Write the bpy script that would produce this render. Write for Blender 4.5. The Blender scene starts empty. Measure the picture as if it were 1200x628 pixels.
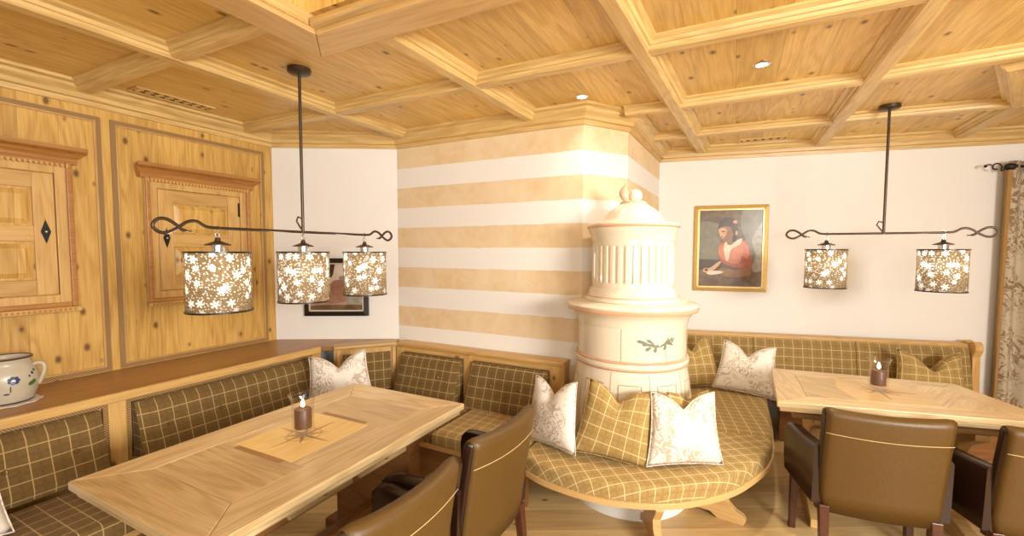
import bpy, bmesh, math, random
from mathutils import Vector, Matrix
C = bpy.context.scene
COL = C.collection
R = math.radians
PI = math.pi
random.seed(7)

# ------------------------------------------------------------------ camera
F_PX, CX, CY = 514.91, 602.0, 323.5
PITCH, ROLL, YAW, EYE = .0558, .0026, .4651, 1.6
cam = bpy.data.cameras.new('camera')
cam.sensor_width = 36; cam.lens = F_PX / 1200 * 36
cam.shift_x = (600 - CX) / 1200; cam.shift_y = (CY - 314) / 1200
cam.clip_start = .02
co = bpy.data.objects.new('camera', cam); COL.objects.link(co); C.camera = co
_r = Vector((math.cos(YAW), math.sin(YAW), 0)); _f = Vector((-math.sin(YAW), math.cos(YAW), 0)); _u = Vector((0, 0, 1))
_F = math.cos(PITCH) * _f - math.sin(PITCH) * _u; _U = math.sin(PITCH) * _f + math.cos(PITCH) * _u
_R = math.cos(ROLL) * _r + math.sin(ROLL) * _U; _U2 = -math.sin(ROLL) * _r + math.cos(ROLL) * _U
co.matrix_world = Matrix(((_R.x, _U2.x, -_F.x, 0), (_R.y, _U2.y, -_F.y, 0), (_R.z, _U2.z, -_F.z, EYE), (0, 0, 0, 1)))

# ------------------------------------------------------------------ world, lights, exposure
C.view_settings.view_transform = 'Standard'; C.view_settings.look = 'None'
C.view_settings.gamma = 1; C.view_settings.use_curve_mapping = False
C.view_settings.exposure = .64
w = bpy.data.worlds.new('room_light'); C.world = w; w.use_nodes = True
w.node_tree.nodes['Background'].inputs[0].default_value = (1, .96, .90, 1)
w.node_tree.nodes['Background'].inputs[1].default_value = .20

def area(name, loc, tgt, sx, sy, power, col):
    l = bpy.data.lights.new(name, 'AREA'); l.shape = 'RECTANGLE'; l.size = sx; l.size_y = sy; l.energy = power; l.color = col
    o = bpy.data.objects.new(name, l); COL.objects.link(o); o.location = loc
    o.rotation_euler = (Vector(tgt) - Vector(loc)).to_track_quat('-Z', 'Y').to_euler()
    return o
area('window_light', (2.95, .1, 1.85), (-2.4, 1.9, .9), 2.2, .8, 205, (1, .985, .95))
area('fill_behind_camera', (.9, -2.6, 1.9), (-.6, 3.2, 1.0), 3.0, 1.8, 20, (1, .98, .94))  # added frontal fill from behind the camera, no visible source
area('ceiling_fill', (.5, -1.1, 1.7), (-.5, 2.0, 2.62), 1.4, .8, 21, (1, .97, .88))  # unseen fill light added to brighten the ceiling

def spot(name, loc, tgt, power, deg, blend=.6):
    l = bpy.data.lights.new(name, 'SPOT'); l.energy = power; l.color = (1, .92, .78); l.spot_size = R(deg); l.spot_blend = blend
    l.shadow_soft_size = .05
    o = bpy.data.objects.new(name, l); COL.objects.link(o); o.location = loc
    o.rotation_euler = (Vector(tgt) - Vector(loc)).to_track_quat('-Z', 'Y').to_euler()
    return o

# ------------------------------------------------------------------ node helpers and materials
class NT:
    def __init__(s, name):
        s.m = bpy.data.materials.new(name); s.m.use_nodes = True
        s.t = s.m.node_tree; s.t.nodes.clear()
        s.out = s.t.nodes.new('ShaderNodeOutputMaterial')
    def n(s, typ, **kw):
        nd = s.t.nodes.new('ShaderNode' + typ)
        for k, v in kw.items(): setattr(nd, k, v)
        return nd
    def set(s, sock, v):
        if hasattr(v, 'is_output'): s.t.links.new(v, sock)
        elif v is not None: sock.default_value = v
    def math(s, op, a, b=None, c=None, clamp=False):
        nd = s.n('Math', operation=op, use_clamp=clamp)
        for i, v in enumerate((a, b, c)):
            if v is not None: s.set(nd.inputs[i], v)
        return nd.outputs[0]
    def comb(s, x, y, z=0.0):
        nd = s.n('CombineXYZ')
        for i, v in enumerate((x, y, z)): s.set(nd.inputs[i], v)
        return nd.outputs[0]
    def noise(s, vec, scale=1., detail=2., rough=.5, dist=0.):
        nd = s.n('TexNoise'); s.set(nd.inputs['Vector'], vec); nd.inputs['Scale'].default_value = scale
        nd.inputs['Detail'].default_value = detail; nd.inputs['Roughness'].default_value = rough; nd.inputs['Distortion'].default_value = dist
        return nd.outputs['Fac']
    def voro(s, vec, scale, feature='F1', rnd=1.):
        nd = s.n('TexVoronoi', feature=feature, voronoi_dimensions='2D'); s.set(nd.inputs['Vector'], vec); nd.inputs['Scale'].default_value = scale
        nd.inputs['Randomness'].default_value = rnd
        return nd
    def mix(s, f, a, b, blend='MIX'):
        nd = s.n('Mix', data_type='RGBA', blend_type=blend)
        s.set(nd.inputs[0], f); s.set(nd.inputs[6], a); s.set(nd.inputs[7], b)
        return nd.outputs[2]
    def ramp(s, f, lo, hi):
        nd = s.n('MapRange'); nd.interpolation_type = 'SMOOTHSTEP'
        s.set(nd.inputs[0], f); nd.inputs[1].default_value = lo; nd.inputs[2].default_value = hi
        return nd.outputs[0]
    def uv(s):
        tc = s.n('TexCoord'); sp = s.n('SeparateXYZ'); s.t.links.new(tc.outputs['UV'], sp.inputs[0])
        return sp.outputs[0], sp.outputs[1]
    def obj(s):
        tc = s.n('TexCoord'); sp = s.n('SeparateXYZ'); s.t.links.new(tc.outputs['Object'], sp.inputs[0])
        return tc.outputs['Object'], sp.outputs[0], sp.outputs[1], sp.outputs[2]
    def rnd(s): return s.n('ObjectInfo').outputs['Random']
    def bsdf(s, col, rough=.5, bump=None, bs=.2, bd=.01, **kw):
        b = s.n('BsdfPrincipled'); s.set(b.inputs['Base Color'], col); s.set(b.inputs['Roughness'], rough)
        for k, v in kw.items(): s.set(b.inputs[k.replace('_', ' ')], v)
        if bump is not None:
            bn = s.n('Bump'); bn.inputs['Strength'].default_value = bs; bn.inputs['Distance'].default_value = bd
            s.set(bn.inputs['Height'], bump); s.t.links.new(bn.outputs[0], b.inputs['Normal'])
        s.t.links.new(b.outputs[0], s.out.inputs[0])
        return b

def c4(c): return (c[0], c[1], c[2], 1)

def wood(name, c1, c2, grain='V', plank=.16, knots=0., seam=.5, rough=.42, var=.22, vscale=1.):
    s = NT(name); u, v = s.uv()
    x, y = (u, v) if grain == 'V' else (v, u)
    rnd = s.rnd()
    if plank:
        p = s.math('DIVIDE', s.math('ADD', x, 50.), plank); idx = s.math('FLOOR', p); fr = s.math('FRACT', p)
        wn = s.n('TexWhiteNoise', noise_dimensions='2D'); s.set(wn.inputs['Vector'], s.comb(idx, s.math('MULTIPLY', rnd, 37.)))
        r = wn.outputs['Value']
    else: r = rnd; fr = None
    off = s.math('MULTIPLY', r, 17.)
    yy = s.math('ADD', y, off)
    big = s.noise(s.comb(s.math('MULTIPLY', x, 6. * vscale), s.math('MULTIPLY', yy, .7 * vscale), off), 1., 2., .5, .3)
    ring = s.math('MULTIPLY_ADD', s.math('SINE', s.math('MULTIPLY', big, 55.)), .5, .5)
    fine = s.noise(s.comb(s.math('MULTIPLY', x, 120.), s.math('MULTIPLY', yy, 5.), off), 1., 3., .6)
    f = s.math('ADD', s.math('MULTIPLY', s.math('POWER', ring, 1.5), .36), s.math('MULTIPLY', s.ramp(fine, .3, .75), .5), clamp=True)
    col = s.mix(f, c4(c1), c4(c2))
    lum = s.math('MULTIPLY_ADD', r, 2 * var, 1 - var)
    col = s.mix(1., col, s.comb(lum, s.math('POWER', lum, 1.15), s.math('POWER', lum, 1.4)), 'MULTIPLY')
    if knots:
        vo = s.voro(s.comb(s.math('MULTIPLY', x, 1.), s.math('MULTIPLY', yy, .6)), 8.)
        sel = s.n('SeparateColor'); s.t.links.new(vo.outputs['Color'], sel.inputs[0])
        size = s.math('MULTIPLY', s.ramp(sel.outputs[0], 1 - knots, 1.), .088)
        k = s.math('LESS_THAN', vo.outputs['Distance'], size)
        halo = s.math('SUBTRACT', 1., s.ramp(s.math('SUBTRACT', vo.outputs['Distance'], size), 0., .10), clamp=True)
        halo = s.math('MULTIPLY', halo, s.math('GREATER_THAN', size, .01))
        col = s.mix(s.math('MULTIPLY', halo, .6), col, c4([a * .55 for a in c2]))
        col = s.mix(s.math('MULTIPLY', k, .7), col, (.09, .035, .012, 1))
    hgt = fine
    if plank and seam:
        e = s.math('MINIMUM', fr, s.math('SUBTRACT', 1., fr))
        ln = s.math('SUBTRACT', 1., s.ramp(e, 0., .0022 / plank), clamp=True)
        col = s.mix(s.math('MULTIPLY', ln, seam), col, c4([a * .3 for a in c2]))
        hgt = s.math('SUBTRACT', fine, ln)
    s.bsdf(col, rough, hgt, .12, .004)
    return s.m

def plain(name, col, rough=.5, metal=0., noise=0., nscale=30., bump=0., **kw):
    s = NT(name); o, x, y, z = s.obj()
    n = s.noise(o, nscale, 3.)
    cc = s.mix(1., c4(col), s.comb(*[s.math('MULTIPLY_ADD', n, 2 * noise, 1 - noise)] * 3), 'MULTIPLY')
    s.bsdf(cc, rough, n if bump else None, bump, .004, Metallic=metal, **kw)
    return s.m

def plaid(name, base, line, dx=.075, dy=.075, dark=.85):
    s = NT(name); u, v = s.uv()
    def grid(a, d, wd):
        fr = s.math('FRACT', s.math('ADD', s.math('DIVIDE', a, d), 40.25))
        return s.math('SUBTRACT', 1., s.ramp(s.math('ABSOLUTE', s.math('SUBTRACT', fr, .5)), wd * .6, wd), clamp=True)
    weave = s.noise(s.comb(s.math('MULTIPLY', u, 260.), s.math('MULTIPLY', v, 40.)), 1., 2.)
    weave2 = s.noise(s.comb(s.math('MULTIPLY', u, 40.), s.math('MULTIPLY', v, 260.)), 1., 2.)
    wv = s.math('MULTIPLY', s.math('ADD', weave, weave2), .5)
    thin = s.math('MAXIMUM', grid(s.math('ADD', u, dx * .5), dx, .11), grid(s.math('ADD', v, dy * .5), dy, .11))
    col = s.mix(s.math('MULTIPLY', thin, .35), c4(base), c4([b * dark * .75 for b in base]))
    ln = s.math('MAXIMUM', grid(u, dx, .036), grid(v, dy, .036))
    col = s.mix(s.math('MULTIPLY', ln, .8), col, c4(line))
    col = s.mix(1., col, s.comb(*[s.math('MULTIPLY_ADD', wv, .9, .55)] * 3), 'MULTIPLY')
    s.bsdf(col, .9, wv, .25, .003, Sheen_Weight=.03)
    return s.m

def damask(name, base, a, b, sc=9.):
    s = NT(name); u, v = s.uv(); vec = s.comb(u, v, s.math('MULTIPLY', s.rnd(), 5.))
    n1 = s.noise(vec, sc, 2., .5, 1.6)
    band = s.math('MULTIPLY_ADD', s.math('SINE', s.math('MULTIPLY', n1, 34.)), .5, .5)
    n2 = s.noise(vec, sc * .5, 1., .5, .5)
    mask = s.math('MULTIPLY', s.ramp(band, .5, .72), s.ramp(n2, .4, .5))
    mask2 = s.math('MULTIPLY', s.ramp(s.noise(vec, sc * 5, 2.), .5, .62), s.ramp(s.noise(vec, sc * .8, 1.), .48, .56))
    col = s.mix(mask, c4(base), c4(a)); col = s.mix(s.math('MULTIPLY', mask2, .6), col, c4(b))
    s.bsdf(col, .85, s.noise(vec, 220., 2.), .2, .002)
    return s.m

def emis(name, col, st):
    s = NT(name); e = s.n('Emission'); e.inputs[0].default_value = c4(col); e.inputs[1].default_value = st
    s.t.links.new(e.outputs[0], s.out.inputs[0]); return s.m

M = {}
PINE1, PINE2 = (.66, .40, .135), (.46, .235, .06)
M['ceil'] = wood('ceiling_pine', (.76, .50, .155), (.50, .275, .052), 'V', .21, .42, .6, .4, .12)
M['beam'] = wood('beam_pine', (.70, .485, .19), (.46, .27, .08), 'U', 0, 0, 0, .38, .1)
M['wallpine'] = wood('knotty_wall_pine', (.66, .41, .115), (.40, .205, .035), 'V', .17, .6, .4, .42, .12)
M['pineV'] = wood('pine_upright', (.62, .39, .135), (.45, .24, .065), 'V', 0, .25, 0, .4, .1)
M['pineU'] = wood('pine_along', (.62, .39, .135), (.45, .24, .065), 'U', 0, .12, 0, .4, .1)
M['pinedark'] = wood('pine_moulding_brown', (.47, .22, .055), (.32, .125, .025), 'U', 0, 0, 0, .4, .08)
M['shelfwood'] = wood('shelf_brown_wood', (.40, .21, .07), (.27, .125, .034), 'U', .3, 0, .4, .35, .1)
M['tableU'] = wood('table_oak_lengthwise', (.66, .49, .26), (.38, .24, .10), 'U', 0, 0, 0, .33, .12)
M['tableV'] = wood('table_oak_crosswise', (.66, .49, .26), (.42, .27, .12), 'V', .11, 0, .25, .33, .14)
M['tabledark'] = wood('table_walnut_strip', (.36, .20, .075), (.26, .13, .045), 'U', 0, 0, 0, .33, .1)
M['burl'] = wood('burl_inlay', (.80, .58, .23), (.70, .46, .15), 'U', 0, 0, 0, .33, .03, 2.5)
M['burl2'] = wood('burl_inlay_pale', (.66, .47, .22), (.56, .37, .14), 'U', 0, 0, 0, .33, .03, 2.5)
M['star'] = wood('star_inlay', (.34, .19, .07), (.25, .12, .035), 'U', 0, 0, 0, .33, .05)
M['star2'] = wood('star_inlay_light', (.62, .37, .12), (.52, .29, .08), 'U', 0, 0, 0, .33, .05)
M['tabledk'] = wood('table_base_wood', (.29, .135, .042), (.18, .072, .018), 'U', 0, 0, 0, .4, .1)
M['floor'] = wood('oak_floor', (.60, .415, .185), (.44, .28, .10), 'U', .19, .12, .5, .36, .16)
M['ringwood'] = wood('bench_pine', (.62, .40, .165), (.47, .265, .08), 'U', 0, 0, 0, .4, .08)
M['plaid'] = plaid('olive_plaid_shaded', (.165, .094, .024), (.52, .39, .17))  # olive plaid, darkened to carry the shade on the left benches
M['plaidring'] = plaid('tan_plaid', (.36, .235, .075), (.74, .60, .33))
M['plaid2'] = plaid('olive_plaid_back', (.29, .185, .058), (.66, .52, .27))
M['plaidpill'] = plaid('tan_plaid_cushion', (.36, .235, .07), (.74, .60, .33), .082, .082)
M['damask'] = damask('damask_cushion', (.76, .70, .62), (.50, .40, .30), (.60, .52, .44), 11.)
M['curtain'] = damask('curtain_leaf_print', (.52, .44, .32), (.26, .17, .09), (.33, .25, .16), 8.)
M['curtainedge'] = plain('curtain_border', (.36, .20, .06), .8, noise=.1)
M['plaster'] = plain('white_plaster', (.84, .815, .765), .9, noise=.03, nscale=3., bump=.05)
M['iron'] = plain('wrought_iron', (.085, .058, .038), .38, .75, noise=.2, nscale=60.)
M['leather'] = plain('brown_leather_lit', (.092, .046, .007), .46, noise=.2, nscale=90., bump=.12)  # chair leather as lit: light on back and top put into the colour
M['leathershaded'] = plain('brown_leather_shaded', (.024, .009, .005), .27, noise=.2, nscale=90., bump=.1)  # the same leather as shaded: shade on front and arms put into the colour
M['leatherseat'] = plain('olive_seat', (.20, .125, .045), .55, noise=.15, nscale=90.)
M['legwood'] = plain('dark_chair_wood', (.075, .022, .010), .3, noise=.3, nscale=20.)
M['seamthread'] = plain('seam_thread', (.55, .40, .18), .6)
M['cream'] = plain('cream_glaze', (.80, .70, .54), .16, noise=.03, nscale=5., Coat_Weight=.3)
M['pinkline'] = plain('terracotta_line_glaze', (.68, .41, .25), .2, noise=.08, nscale=10.)
M['plinthwhite'] = plain('plinth_plaster', (.80, .77, .72), .8, noise=.02)
M['groove'] = plain('tile_joint', (.42, .34, .24), .7)
M['leafgreen'] = plain('grey_green_leaf_glaze', (.20, .215, .15), .3, noise=.3, nscale=60.)
M['gold'] = plain('gilt_frame', (.62, .40, .12), .35, .45, noise=.2, nscale=40.)
M['goldin'] = plain('gilt_frame_inner', (.72, .52, .22), .3, .4, noise=.2, nscale=40.)
M['blackframe'] = plain('black_frame', (.018, .011, .008), .3)
M['mat'] = plain('pale_slip', (.62, .55, .45), .6)
M['wax'] = plain('brown_wax', (.105, .040, .018), .45, noise=.15, nscale=40., Subsurface_Weight=.1)
M['wick'] = plain('wick', (.03, .02, .02), .8)
M['flame'] = emis('candle_flame', (1, .78, .42), 14.)
M['bulb'] = emis('warm_bulb', (1, .95, .86), 66.)
M['spotglow'] = emis('spot_lens', (1, .92, .76), 14.)
M['chrome'] = plain('chrome', (.75, .74, .72), .15, 1.)
M['stoneware'] = plain('grey_stoneware', (.50, .45, .34), .28, noise=.06, nscale=20.)
M['bluepaint'] = plain('blue_glaze', (.03, .055, .16), .3)
M['whitepaint'] = plain('white_glaze', (.75, .75, .72), .3)
M['greenpaint'] = plain('green_glaze', (.06, .17, .035), .3)
M['blackpaint'] = plain('black_glaze', (.02, .02, .02), .3)
M['linen'] = plain('white_linen', (.75, .72, .66), .9)
M['ventdark'] = plain('vent_shadow_gap', (.10, .045, .015), .8)
M['irondark'] = plain('black_iron', (.02, .017, .015), .45, .5)

def mk_glass():
    s = NT('clear_glass'); g = s.n('BsdfGlossy'); g.inputs['Roughness'].default_value = .03
    t = s.n('BsdfTransparent'); m = s.n('MixShader'); lw = s.n('LayerWeight'); lw.inputs[0].default_value = .35; s.set(m.inputs[0], s.math('MULTIPLY_ADD', s.math('POWER', lw.outputs['Facing'], 2.), .55, .03))
    s.t.links.new(t.outputs[0], m.inputs[1]); s.t.links.new(g.outputs[0], m.inputs[2]); s.t.links.new(m.outputs[0], s.out.inputs[0])
    return s.m
M['glass'] = mk_glass()

def mk_stripes():
    s = NT('striped_plaster'); o, x, y, z = s.obj()
    wob = s.math('MULTIPLY', s.math('SUBTRACT', s.noise(o, 9., 3.), .5), .012)
    fr = s.math('FRACT', s.math('DIVIDE', s.math('ADD', s.math('SUBTRACT', z, .9355), wob), .3476))
    fr = s.math('FRACT', s.math('ADD', fr, 0.))
    band = s.math('LESS_THAN', fr, .505)
    blotch = s.ramp(s.noise(o, 4.5, 4., .6, .6), .3, .75)
    tan = s.mix(blotch, (.74, .54, .30, 1), (.82, .67, .45, 1))
    tan = s.mix(s.ramp(s.noise(o, 14., 4.), .35, .8), tan, (.80, .63, .41, 1))
    above = s.math('LESS_THAN', z, 9.)
    col = s.mix(s.math('MULTIPLY', band, above), (.85, .82, .765, 1), tan)
    s.bsdf(col, .9, s.noise(o, 12., 3.), .06, .004)
    return s.m
M['stripes'] = mk_stripes()

def mk_rope():
    s = NT('notched_inlay_band'); u, v = s.uv()
    a = s.math('GREATER_THAN', s.math('FRACT', s.math('ADD', s.math('DIVIDE', s.math('ADD', u, v), .014), 50.)), .5)
    col = s.mix(a, (.17, .09, .03, 1), (.42, .25, .09, 1))
    s.bsdf(col, .5); return s.m
M['rope'] = mk_rope()

def mk_shade(lam):
    # perforated shade: small flowers and dashes cut right through
    s = NT('perforated_shade'); u, v = s.uv()
    vec = s.comb(u, v)
    flo = s.voro(vec, 15., 'F1', .9)
    scn = s.n('SeparateColor'); s.t.links.new(flo.outputs['Color'], scn.inputs[0])
    sub = s.n('VectorMath', operation='SUBTRACT'); s.set(sub.inputs[0], vec); s.t.links.new(flo.outputs['Position'], sub.inputs[1])
    sp = s.n('SeparateXYZ'); s.t.links.new(sub.outputs[0], sp.inputs[0])
    ang = s.math('ARCTAN2', sp.outputs[1], sp.outputs[0])
    rad = flo.outputs['Distance']
    pet = s.math('MULTIPLY_ADD', s.math('ABSOLUTE', s.math('COSINE', s.math('MULTIPLY_ADD', ang, 3., s.math('MULTIPLY', scn.outputs[0], 6.)))), s.math('MULTIPLY_ADD', scn.outputs[1], .16, .16), .07)
    flower = s.math('LESS_THAN', rad, pet)
    v2 = s.voro(s.comb(s.math('ADD', u, s.math('MULTIPLY', v, .6)), s.math('MULTIPLY', s.math('SUBTRACT', v, s.math('MULTIPLY', u, .6)), 2.)), 38., 'F1', 1.)
    dash = s.math('LESS_THAN', v2.outputs['Distance'], .17)
    hole = s.math('MAXIMUM', flower, dash)
    n = s.noise(vec, 60., 2.)
    col = s.mix(n, (.22, .145, .06, 1), (.30, .205, .09, 1))
    b0 = s.n('BsdfPrincipled'); s.set(b0.inputs['Base Color'], col); b0.inputs['Roughness'].default_value = .6
    tl = s.n('BsdfTranslucent'); s.set(tl.inputs[0], col); b = s.n('MixShader'); b.inputs[0].default_value = .28
    s.t.links.new(b0.outputs[0], b.inputs[1]); s.t.links.new(tl.outputs[0], b.inputs[2])
    t = s.n('BsdfTransparent'); m = s.n('MixShader')
    s.t.links.new(hole, m.inputs[0]); s.t.links.new(b.outputs[0], m.inputs[1]); s.t.links.new(t.outputs[0], m.inputs[2])
    s.t.links.new(m.outputs[0], s.out.inputs[0])
    return s.m
M['shade'] = mk_shade(0)
def mk_lining():
    s = NT('white_shade_lining'); d = s.n('BsdfTranslucent'); d.inputs[0].default_value = (.42, .41, .39, 1)
    f = s.n('BsdfDiffuse'); f.inputs[0].default_value = (.8, .78, .74, 1)
    t = s.n('BsdfTransparent'); t.inputs[0].default_value = (1, .97, .92, 1)
    m = s.n('MixShader'); m.inputs[0].default_value = .3
    m2 = s.n('MixShader'); m2.inputs[0].default_value = .05
    s.t.links.new(d.outputs[0], m.inputs[1]); s.t.links.new(f.outputs[0], m.inputs[2])
    s.t.links.new(m.outputs[0], m2.inputs[1]); s.t.links.new(t.outputs[0], m2.inputs[2]); s.t.links.new(m2.outputs[0], s.out.inputs[0])
    return s.m
M['lining'] = mk_lining()

# ------------------------------------------------------------------ mesh builder
class MB:
    def __init__(s): s.v = []; s.f = []; s.uv = []; s.mi = []; s.cur = 0; s.mat = Matrix.Identity(4)
    def addv(s, p):
        s.v.append(s.mat @ Vector(p)); return len(s.v) - 1
    def face(s, idx, uvs=None):
        s.f.append(list(idx)); s.uv.append(uvs); s.mi.append(s.cur)
    def pts(s, P): return [s.addv(p) for p in P]
    def box(s, a, b):
        x0, y0, z0 = a; x1, y1, z1 = b
        i = s.pts([(x0,y0,z0),(x1,y0,z0),(x1,y1,z0),(x0,y1,z0),(x0,y0,z1),(x1,y0,z1),(x1,y1,z1),(x0,y1,z1)])
        for q in ((3,2,1,0),(4,5,6,7),(0,1,5,4),(1,2,6,5),(2,3,7,6),(3,0,4,7)): s.face([i[k] for k in q])
        return s
    def prism(s, poly, z0, z1, top=None):
        # polygon (xy, counterclockwise) pulled up from z0 to z1
        n = len(poly); top = top or poly
        a = s.pts([(p[0], p[1], z0) for p in poly]); b = s.pts([(p[0], p[1], z1) for p in top])
        s.face(a[::-1]); s.face(b)
        for k in range(n): s.face([a[k], a[(k+1) % n], b[(k+1) % n], b[k]])
        return s
    def loft(s, secs, closed_sec=True, caps=True, closed=False, uvs=None):
        idx = [s.pts(sec) for sec in secs]; n = len(secs[0]); m = len(secs)
        for i in range(m if closed else m - 1):
            A, B = idx[i], idx[(i+1) % m]
            for k in range(n if closed_sec else n - 1):
                k2 = (k+1) % n
                s.face([A[k], A[k2], B[k2], B[k]], None if uvs is None else [uvs[i][k], uvs[i][k+1], uvs[i+1][k+1], uvs[i+1][k]])
        if caps and closed_sec and not closed:
            s.face(idx[0][::-1]); s.face(idx[-1])
        return s
    def lathe(s, prof, n=48, center=(0, 0), a0=0, rfun=None):
        secs = []
        for k in range(n):
            a = a0 + 2*PI*k/n
            secs.append([(center[0] + (r if rfun is None else rfun(r, z, a))*math.cos(a), center[1] + (r if rfun is None else rfun(r, z, a))*math.sin(a), z) for r, z in prof])
        return s.loft(secs, closed_sec=False, caps=False, closed=True)
    def tube(s, path, r, n=10, caps=True):
        P = [Vector(p) for p in path]; secs = []
        up = Vector((0, 0, 1)); prev = None
        for i, p in enumerate(P):
            t = (P[min(i+1, len(P)-1)] - P[max(i-1, 0)]).normalized()
            if prev is None:
                a = t.cross(up)
                if a.length < .1: a = t.cross(Vector((1, 0, 0)))
            else: a = prev - t * prev.dot(t)
            a.normalize(); prev = a; b = t.cross(a)
            rr = r[i] if isinstance(r, (list, tuple)) else r
            secs.append([p + rr*(math.cos(2*PI*k/n)*a + math.sin(2*PI*k/n)*b) for k in range(n)])
        return s.loft(secs, caps=caps)
    def sphere(s, c, r, nu=16, nv=10, sc=(1, 1, 1)):
        secs = []
        for i in range(nu):
            a = 2*PI*i/nu
            secs.append([(c[0]+r*sc[0]*math.sin(PI*j/nv)*math.cos(a), c[1]+r*sc[1]*math.sin(PI*j/nv)*math.sin(a), c[2]-r*sc[2]*math.cos(PI*j/nv)) for j in range(nv+1)])
        return s.loft(secs, closed_sec=False, caps=False, closed=True)
    def build(s, name, mats, parent=None, smooth=None, bevel=0., uvrot=0., loc=None, solid=0., subsurf=0):
        me = bpy.data.meshes.new(name)
        me.from_pydata([tuple(p) for p in s.v], [], s.f)
        if not isinstance(mats, (list, tuple)): mats = [mats]
        for m in mats: me.materials.append(m)
        for i, p in enumerate(me.polygons): p.material_index = s.mi[i]
        bm = bmesh.new(); bm.from_mesh(me)
        bmesh.ops.recalc_face_normals(bm, faces=bm.faces)
        bm.to_mesh(me); bm.free()
        lay = me.uv_layers.new(name='UVMap'); cr, sr = math.cos(uvrot), math.sin(uvrot)
        for p in me.polygons:
            nrm = p.normal
            given = s.uv[p.index] if p.index < len(s.uv) else None
            flat = abs(nrm.z) > .7
            if not flat:
                t = Vector((-nrm.y, nrm.x, 0)); t.normalize() if t.length > 1e-6 else None
                if abs(t.x) > abs(t.y): t = t if t.x > 0 else -t
                else: t = t if t.y > 0 else -t
            for li in p.loop_indices:
                vi = me.loops[li].vertex_index; q = me.vertices[vi].co
                if given is not None:
                    lay.data[li].uv = given[s.f[p.index].index(vi)]
                elif flat:
                    lay.data[li].uv = (q.x*cr + q.y*sr, -q.x*sr + q.y*cr)
                else: lay.data[li].uv = (q.dot(t), q.z)
        o = bpy.data.objects.new(name, me); COL.objects.link(o)
        if parent is not None: o.parent = parent
        if loc is not None: o.location = loc
        if smooth is not None:
            for p in me.polygons: p.use_smooth = True
            if smooth < 180: me.set_sharp_from_angle(angle=R(smooth))
        if bevel:
            b = o.modifiers.new('bevel', 'BEVEL'); b.width = bevel; b.segments = 2; b.limit_method = 'ANGLE'; b.angle_limit = R(40)
        if solid:
            b = o.modifiers.new('solid', 'SOLIDIFY'); b.thickness = solid; b.offset = 0
        if subsurf:
            b = o.modifiers.new('sub', 'SUBSURF'); b.levels = subsurf; b.render_levels = subsurf
        return o

def tag(o, label=None, cat=None, group=None, kind=None):
    if label: o['label'] = label
    if cat: o['category'] = cat
    if group: o['group'] = group
    if kind: o['kind'] = kind
    return o
def struct(o): o['kind'] = 'structure'; return o
def empty(name, loc=(0, 0, 0), rz=0., label=None, cat=None, group=None):
    o = bpy.data.objects.new(name, None); COL.objects.link(o); o.location = loc; o.rotation_euler = (0, 0, rz)
    o.empty_display_size = .1
    return tag(o, label, cat, group)
def copy_tree(o, parent=None):
    c = o.copy(); COL.objects.link(c)
    if parent is not None: c.parent = parent
    for ch in list(o.children): copy_tree(ch, c)
    return c
def catmull(P, n=8, closed=False):
    P = [Vector(p) for p in P]; out = []; m = len(P)
    for i in range(m if closed else m - 1):
        p0 = P[(i-1) % m] if closed or i > 0 else 2*P[0]-P[1]
        p1 = P[i]; p2 = P[(i+1) % m]
        p3 = P[(i+2) % m] if closed or i+2 < m else 2*P[-1]-P[-2]
        for k in range(n):
            t = k/n
            out.append(.5*((2*p1)+(p2-p0)*t+(2*p0-5*p1+4*p2-p3)*t*t+(3*p1-p0-3*p2+p3)*t**3))
    if not closed: out.append(P[-1])
    return out
def resample(P, n):
    P = [Vector(p) for p in P]; L = [0]
    for i in range(1, len(P)): L.append(L[-1] + (P[i]-P[i-1]).length)
    out = []; j = 0
    for k in range(n):
        d = L[-1]*k/(n-1)
        while j < len(P)-2 and L[j+1] < d: j += 1
        t = (d-L[j])/max(L[j+1]-L[j], 1e-9); out.append(P[j].lerp(P[j+1], t))
    return out
def sweep(mb, path, prof):
    # carry a closed profile (inset from the wall, height) along a wall polyline with mitred corners; the room lies to the right
    P = [Vector(p) for p in path]; secs = []
    for i, p in enumerate(P):
        ns = []
        for a, b in ((i-1, i), (i, i+1)):
            if a >= 0 and b < len(P):
                d = (P[b]-P[a]).normalized(); ns.append(Vector((d.y, -d.x)))
        m = ns[0] if len(ns) == 1 else (ns[0]+ns[1]) / (1 + ns[0].dot(ns[1]))
        secs.append([(p.x+m.x*d, p.y+m.y*d, z) for d, z in prof])
    cu = [0.]
    for a, b in zip(P, P[1:]): cu.append(cu[-1]+(b-a).length)
    pe = [0.]
    for a, b in zip(prof, prof[1:]+prof[:1]): pe.append(pe[-1]+math.hypot(b[0]-a[0], b[1]-a[1]))
    mb.loft(secs, uvs=[[(c, q) for q in pe] for c in cu])
    return mb
def frame_at(o, dirx, z=0.):
    d = Vector((dirx[0], dirx[1], 0)).normalized(); n = Vector((-d.y, d.x, 0))
    return Matrix(((d.x, n.x, 0, o[0]), (d.y, n.y, 0, o[1]), (0, 0, 1, z), (0, 0, 0, 1)))

# ================================================================== the room
C0 = (-3.648, -1.4); C1 = (-3.648, 2.533); C2 = (-2.696, 3.060); C3 = (-.981, 3.055); C4 = (-.741, 3.398); C5 = (-.70, 4.68)
BD = Vector((.985, .172)).normalized()           # direction of the back wall
C6 = (C5[0]+BD.x*3.9, C5[1]+BD.y*3.9)
HC, ZC = 2.50, 2.62

struct(MB().box((-4., -1.4, -.08), (3.4, 5.9, 0)).build('floor', M['floor'], uvrot=R(28)))

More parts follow.
